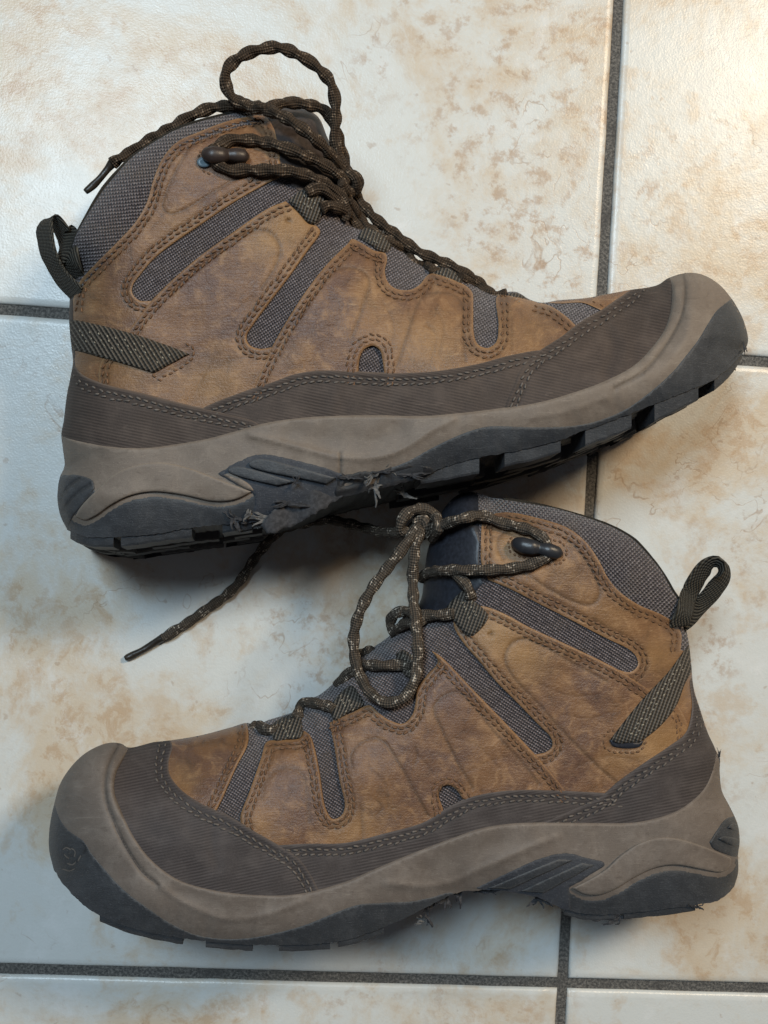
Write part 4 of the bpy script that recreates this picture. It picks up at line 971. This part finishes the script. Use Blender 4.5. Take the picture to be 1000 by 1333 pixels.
    E = [e3r[::-1], e3t, e3s, e3u, [(316, 1080), (380, 1125)], [(380, 1125), (600, 1090)], [(600, 1090), (745, 1045)]]
    arch = [(585, 1075), (575, 1048), (571, 1034), (575, 1025), (583, 1022), (592, 1026), (600, 1036), (612, 1066), (585, 1075)]
    dA = [(615, 1026), (595, 992), (575, 950), (565, 922), (576, 907), (595, 901), (610, 912), (645, 955), (680, 993), (702, 1022)]
    dB = [(458, 1000), (457, 982), (469, 968), (487, 961), (500, 966), (513, 984), (537, 1025), (557, 1062)]
    dC = [(340, 1040), (345, 1020), (356, 1005), (375, 999), (391, 1005), (399, 1025), (402, 1070)]
    p = b.panel('leather_vamp', E, 2.5 * MM, L, res=3.6, r=3.4, holes=[arch], seams=[e3r, e3t[1:], e3s, e3u], grooves=[(dA, 2.3, -.5 * MM), (dB, 2.3, -.5 * MM), (dC, 3.2, -.35 * MM), ([(365, 1060), (375, 1035), (392, 1020)], 2, -.2 * MM), ([(480, 1000), (500, 1020), (505, 1050)], 2, -.2 * MM), ([(520, 975), (545, 985), (565, 1010)], 1.8, -.16 * MM), ([(590, 960), (620, 970), (650, 1000)], 1.8, -.16 * MM), ([(600, 1010), (640, 990), (660, 985)], 1.8, -.14 * MM), ([(541, 973), (543, 985), (540, 994)], 2.4, -.35 * MM), ([(490, 1042), (497, 1052), (492, 1060)], 2, -.3 * MM), ([(472, 1090), (470, 1050)], 2.5, -.3 * MM)],
                tint=[(590, 925, 22, -.7), (560, 880, 16, .25), (490, 990, 26, -.4), (375, 1035, 26, -.45), (330, 1085, 26, .4), (480, 1070, 30, .3), (560, 990, 30, -.25), (640, 1000, 30, -.1), (440, 1080, 22, .3), (600, 880, 20, -.3)])
    lp = loop_of(E)
    b.stitches([e3r, e3t[1:], e3s, e3u], 2.5 * MM, M['stitch'], p, (6, 12), inside_of=lp)
    b.stitches([[(566, 1060), (563, 1034), (569, 1019), (583, 1013), (597, 1018), (610, 1034)]], 2.5 * MM, M['stitch'], p, (0, 7), pitch=8.5)
    e4 = [(321, 935), (323, 966), (307, 1000), (287, 1045), (279, 1060)]
    E = [e4, [(279, 1060), (215, 1030)], [(215, 1030), (210, 950)], [(210, 950), (321, 935)]]
    p = b.panel('leather_tip', E, 2.2 * MM, L, res=3.6, r=3.4, seams=[e4], tint=[(240, 1010, 20, .35), (270, 980, 30, -.15), (300, 960, 18, .1)], grooves=[([(245, 972), (280, 966), (305, 970)], 3, -.3 * MM)])
    b.stitches([e4], 2.2 * MM, M['stitch'], p, (6, 12), inside_of=loop_of(E))
    t2 = [(345, 1100), (362, 1099), (400, 1097), (450, 1096), (500, 1084), (550, 1070), (580, 1053), (612, 1037), (652, 1029), (690, 1027), (740, 1029), (790, 1032), (810, 1035)]
    E = [t2, [(810, 1035), (800, 1090)], [(800, 1090), (400, 1180)], [(400, 1180), (345, 1100)]]
    p = b.panel('side_rand', E, 3.1 * MM, T, res=4, r=4, seams=[t2], rows=(9, 15.5))
    b.stitches([t2], 3.1 * MM, M['stitch_dark'], p, (9, 15.5), inside_of=loop_of(E), pitch=10, length=7.5)
    t1 = [(905, 880), (899, 884), (901, 922), (893, 953), (870, 972), (840, 992), (805, 1017), (782, 1036), (745, 1053), (720, 1064), (704, 1072)]
    E = [t1, [(704, 1072), (730, 1100)], [(730, 1100), (960, 1080)], [(960, 1080), (960, 880)], [(960, 880), (905, 880)]]
    p = b.panel('heel_counter', E, 3.7 * MM, T, res=4, r=4, seams=[t1], rows=(9, 15.5), grooves=[([(800, 1050), (860, 1015), (900, 990)], 10, -.5 * MM)])
    b.stitches([t1[2:]], 3.7 * MM, M['stitch_dark'], p, (9, 15.5), inside_of=loop_of(E), pitch=10, length=7.5)
    t3 = [(222, 950), (223, 964), (225, 972), (220, 992), (221, 1008), (235, 1027), (262, 1046), (300, 1063), (330, 1081), (362, 1099), (390, 1117), (405, 1137), (418, 1162)]
    E = [t3, [(418, 1162), (400, 1200)], [(400, 1200), (180, 1150)], [(180, 1150), (130, 1050)], [(130, 1050), (150, 955)], [(150, 955), (222, 950)]]
    p = b.panel('toe_rand', E, 3.7 * MM, T, res=4, r=4, seams=[t3], rows=(9, 15.5), grooves=[([(278, 1075), (276, 1100), (284, 1130)], 7, -.5 * MM), ([(180, 1000), (200, 1040), (230, 1090)], 18, .5 * MM)])
    b.stitches([t3], 3.7 * MM, M['stitch_dark'], p, (10, 17), inside_of=loop_of(E), pitch=10, length=8)
    mt = [(176, 955), (167, 977), (160, 990), (152, 1007), (150, 1030), (159, 1055), (172, 1083), (190, 1110), (212, 1131), (237, 1146), (275, 1157), (300, 1161), (337, 1164), (375, 1164), (412, 1158), (450, 1147), (487, 1131), (537, 1110), (587, 1091), (625, 1078), (660, 1072), (704, 1070), (760, 1070), (820, 1070), (850, 1065), (880, 1055), (900, 1042), (916, 1026), (925, 1008), (930, 990), (931, 975), (924, 955), (930, 940)]
    ridge = [(505, 1150), (550, 1154), (587, 1149), (625, 1132), (650, 1121), (680, 1107), (724, 1090)]
    fridge = [(205, 1150), (228, 1168), (252, 1181), (287, 1195), (312, 1197), (350, 1190), (400, 1172)]
    bump = [(155, 969), (143, 992), (137, 1015), (138, 1042), (148, 1070), (163, 1102), (185, 1135), (205, 1152)]
    b.panel('midsole', [mt, [(930, 940), (1000, 960)], [(1000, 960), (1000, 1260)], [(1000, 1260), (40, 1270)], [(40, 1270), (40, 950)], [(40, 950), (176, 955)]], 4.8 * MM, M['mid2'], r=4.5, res=4.5,
            grooves=[(ridge, 5, .9 * MM), ([(560, 1128), (600, 1112), (650, 1095)], 15, -1.2 * MM), (fridge, 4, .6 * MM), ([(230, 1158), (290, 1178), (350, 1175)], 10, -.7 * MM), (bump, 2.6, -1.2 * MM), ([(160, 985), (145, 1010), (144, 1035), (153, 1062)], 5, .9 * MM)], under=-2 * MM)
    of = [(55, 1035), (71, 1045), (77, 1062), (90, 1080), (110, 1094), (120, 1110), (137, 1130), (162, 1157), (192, 1180), (225, 1202), (257, 1216), (287, 1221), (325, 1220), (362, 1213), (400, 1202), (437, 1187), (465, 1177), (500, 1174), (537, 1172), (562, 1167), (590, 1161), (600, 1175)]
    b.panel('outsole', [of, [(600, 1175), (450, 1270)], [(450, 1270), (40, 1270)], [(40, 1270), (40, 1035)], [(40, 1035), (55, 1035)]], 5.3 * MM, M['out'], r=2.2, res=4.5, under=-2 * MM, grooves=[([(82, 1106), (87, 1103), (91, 1106)], 1.8, -.7 * MM), ([(94, 1104), (98, 1109), (97, 1115)], 1.8, -.7 * MM), ([(84, 1113), (89, 1117)], 1.8, -.7 * MM), ([(88, 1124), (94, 1126), (98, 1123)], 1.8, -.7 * MM), ([(102, 1120), (105, 1114)], 1.8, -.7 * MM), ([(90, 1111), (93, 1114)], 1.6, -.6 * MM), ([(82, 1131), (90, 1134), (97, 1131)], 2.0, -.6 * MM), ([(108, 1098), (112, 1104), (110, 1110)], 1.8, -.5 * MM)])
    oh = [(735, 1160), (760, 1150), (800, 1140), (850, 1122), (900, 1120), (930, 1112), (952, 1116), (970, 1116)]
    b.panel('heel_outsole', [oh, [(970, 1116), (990, 1220)], [(990, 1220), (700, 1220)], [(700, 1220), (690, 1170)], [(690, 1170), (735, 1160)]], 5.1 * MM, M['out'], r=2.2, res=4.5, under=-2 * MM, rough_edge=.5, grooves=[([(953, 1118), (953, 1129), (940, 1138), (925, 1137), (910, 1134), (880, 1129), (856, 1132), (830, 1143), (800, 1161), (780, 1168), (760, 1167), (743, 1158)], 2.6, -1.6 * MM)])
    w1 = [(745, 1156), (765, 1146), (788, 1132), (810, 1112), (836, 1096), (860, 1090), (884, 1092), (924, 1105), (952, 1117)]
    w2 = [(952, 1117), (951, 1127), (940, 1135), (925, 1134), (910, 1131), (880, 1126), (856, 1129), (830, 1140), (800, 1158), (780, 1165), (760, 1164), (745, 1156)]
    b.panel('sole_wing', [w1, w2], 7.0 * MM, M['mid2'], r=2.0, res=4, e0=0.8)
    b.panel('shank_plate', [[(618, 1156), (660, 1136), (690, 1122), (720, 1112), (740, 1110), (764, 1116), (787, 1122), (788, 1128)], [(788, 1128), (765, 1142), (742, 1156)], [(742, 1156), (745, 1200)], [(745, 1200), (618, 1156)]], 5.5 * MM, M['plate'], r=2, res=4, rough_edge=.8)
    for q in ([(636, 1156), (728, 1118), (745, 1120), (664, 1157), (636, 1156)], [(678, 1160), (757, 1123), (773, 1126), (708, 1162), (678, 1160)]):
        b.panel('sole_ridge', [q[:2], q[1:3], q[2:4], q[3:]], 7.8 * MM, M['out'], r=1.6, res=3, e0=0.85)
    b.panel('heel_clip', [[(923, 1096), (932, 1082), (944, 1066), (960, 1060)], [(960, 1060), (985, 1070)], [(985, 1070), (985, 1120)], [(985, 1120), (952, 1115)], [(952, 1115), (928, 1105), (923, 1096)]], 6.0 * MM, M['out'], r=2.2, res=3)
    for q in ([(946, 1078), (952, 1072), (965, 1074), (965, 1083), (946, 1078)], [(934, 1092), (940, 1088), (965, 1095), (965, 1104), (950, 1100), (934, 1092)]):
        b.panel('sole_ridge', [q], 8.5 * MM, M['out'], r=2.2, res=2.5)
    A = SOLE; B = [(x, y + 8) for x, y in SOLE if 110 < x < 930]
    b.tread([(130, 238, 5), (268, 329, 5), (363, 430, 5), (440, 500, 5), (735, 800, 5), (812, 905, 5)], A, B, M['tread'], (M['out'], M['tread']), 5.0 * MM)
    b.torn(555, 1189, .030, .0038, M['torn_dark'], 21.0, (.7, 1.6, .8)); b.torn(552, 1198, .028, .0028, M['torn'], 22.0, (1.2, .9, .8)); b.torn(580, 1170, .032, .0036, M['torn_dark'], 23.0, (1.8, .8, .8)); b.torn(598, 1162, .032, .0032, M['torn_dark'], 24.0, (.8, 1.2, .8))
    b.torn(632, 1160, .032, .0030, M['torn_dark'], 25.0, (1.8, .7, .7)); b.torn(700, 1169, .032, .0034, M['torn_dark'], 26.0, (1.6, .8, .8)); b.torn(808, 1195, .030, .0036, M['torn_dark'], 27.0, (1.8, .7, .7)); b.torn(788, 1194, .030, .0028, M['torn_dark'], 28.0, (1.6, .6, .7)); b.torn(908, 1181, .031, .0026, M['torn_dark'], 29.0, (1.8, .7, .7)); b.torn(840, 1188, .028, .0016, M['torn_dark'], 30.0, (2.2, .6, .7))
    b.torn(936, 985, .003, .0016, M['torn_dark'], 31.0, (.6, 2.0, .8))
    ws = [[(910, 820), (892, 845), (870, 875), (832, 915), (795, 962)], [(795, 962), (800, 967), (833, 967)], [(833, 967), (860, 945), (880, 920), (895, 884), (915, 860)], [(915, 860), (910, 820)]]
    p = b.panel('webbing_strap', ws, 3.8 * MM, M['web2'], r=3.5, res=3.6)
    b.stitches([[(886, 866), (850, 912), (822, 955)], [(889, 872), (856, 915), (828, 957)]], 3.8 * MM, M['stitch_pale'], p, (0,), pitch=8, length=4.5, wid=1.0, tilt=0.6)
    b.panel('strap_slot', [[(793, 964), (800, 961), (832, 966), (838, 964)], [(838, 964), (833, 972), (798, 972), (793, 964)]], 2.5 * MM, M['tongue2'], r=2, res=3)
    b.ribbon('pull_tab', [(884, 815, .006), (890, 797, .008), (898, 775, .012), (907, 754, .014), (919, 739, .015), (931, 735, .015), (938, 741, .014), (938, 753, .012), (928, 770, .008), (910, 790, .004), (890, 806, .001)], (-0.85, 0.55, 0.75), 0.0135, 0.0015, M['webt'])
    b.panel('heel_tape', [[(862, 738), (880, 748), (887, 770), (890, 800)], [(890, 800), (905, 800)], [(905, 800), (890, 730)], [(890, 730), (862, 738)]], 2.6 * MM, M['web2'], r=2, res=3.5)
    for q in ([(580, 792), (590, 780), (606, 767), (616, 766), (616, 780), (630, 793), (636, 803), (613, 829), (603, 824), (590, 808), (580, 792)],
              [(515, 852), (524, 846), (533, 850), (540, 862), (546, 876), (540, 884), (528, 880), (519, 866), (515, 852)],
              [(430, 920), (440, 905), (458, 892), (464, 898), (473, 917), (454, 927), (436, 938), (431, 930), (430, 920)],
              [(353, 944), (362, 937), (388, 929), (393, 945), (392, 959), (375, 962), (358, 964), (353, 955), (353, 944)]):
        pp = b.panel('lace_loop', [q], 4.2 * MM, M['web2'], r=6, res=3, e0=0.35)
        cx, cy = np.mean(q[:-1], 0)
        b.stitches([[(cx - 5, cy - 10), (cx - 1, cy), (cx + 3, cy + 9)], [(cx + 5, cy - 10), (cx + 8, cy), (cx + 11, cy + 8)]], 4.4 * MM, M['stitch_pale'], pp, (0,), pitch=5.5, length=3.6, wid=.9, tilt=1.0)
    r = .00255
    Q1 = [(714, 712, .003), (709, 703, .0045), (698, 694, .0045), (680, 687, .0045), (652, 680, .0055), (627, 672, .008), (602, 675, .011), (577, 682, .014), (556, 688, .016), (542, 690, .018)]
    Q2 = [(712, 722, .003), (708, 728, .0045), (690, 735, .0045), (665, 740, .0045), (635, 742, .0055), (602, 742, .0062), (572, 744, .0062), (556, 746, .006), (548, 752, .001)]
    Q3 = [(592, 799, .004), (566, 801, .0055), (546, 800, .008), (530, 796, .014), (513, 800, .012), (508, 812, .008), (515, 825, .002)]
    Q3b = [(560, 803, .002), (540, 810, .008), (525, 813, .008), (516, 822, .002)]
    Q4 = [(613, 778, .003), (610, 768, .0045), (602, 756, .005), (592, 747, .004)]
    QL = [(545, 684, .022), (536, 697, .024), (520, 720, .026), (500, 745, .026), (482, 770, .026), (468, 800, .026), (461, 830, .025), (464, 864, .018), (470, 884, .010), (480, 900, .0075), (496, 912, .0065), (513, 914, .0065), (529, 906, .007), (539, 888, .0085), (543, 862, .010), (544, 838, .013), (541, 802, .018), (538, 760, .022), (539, 727, .024), (541, 707, .024), (548, 688, .022)]
    QR = [(540, 694, .018), (522, 690, .022), (524, 675, .024), (536, 665, .022), (552, 663, .021), (566, 671, .020), (571, 687, .018), (562, 700, .015)]
    QT = [(545, 688, .020), (520, 693, .010), (500, 693, .052, 1), (482, 689, .044, 1), (450, 681, .034, 1), (425, 677, .026, 1), (396, 681, .019, 1), (369, 689, .014, 1), (348, 706, .010, 1), (330, 730, .0070, 1), (312, 757, .0048, 1), (291, 778, .0036, 1), (270, 793, .0030, 1), (240, 814, .0028, 1), (212, 831, .0028, 1)]
    Q5 = [(535, 868, .003), (517, 865, .004), (495, 866, .005), (477, 865, .005), (462, 872, .005), (446, 884, .002), (440, 892, -.002)]
    Q6 = [(484, 847, .001), (470, 853, .002), (462, 862, .001)]
    Q7 = [(436, 924, .003), (425, 918, .0045), (410, 915, .005), (398, 914, .004), (392, 922, .003), (388, 934, .003)]
    Q8 = [(362, 950, .003), (346, 950, .003), (336, 944, .001), (328, 950, -.002)]
    Q9 = [(536, 685, .014), (546, 696, .018), (556, 690, .020), (552, 678, .020), (540, 678, .018)]
    lc = b.lace('lace', [Q1, Q2, Q3, Q3b, Q4, QL, QR, QT, Q5, Q6, Q7, Q8], r, M['lace2'], lobe=0.12)
    b.lace('knot', [Q9], r * 1.1, M['lace2'], lc)
    v, f, u = b.tube([(163, 857, .0020, 1), (188, 844, .0022, 1), (214, 830, .0026, 1)], .0018, lobe=0.05, taper=([0, .05, .8, 1], [.8, 1, 1.0, 1.25])); b.child('aglet', v, f, M['aglet'], lc, u)
    b.hook((667, 706), (731, 721), M['hook2'], M['metal'], (722, 719, 7, 0.0008))
    return b

boot_one()
boot_two()
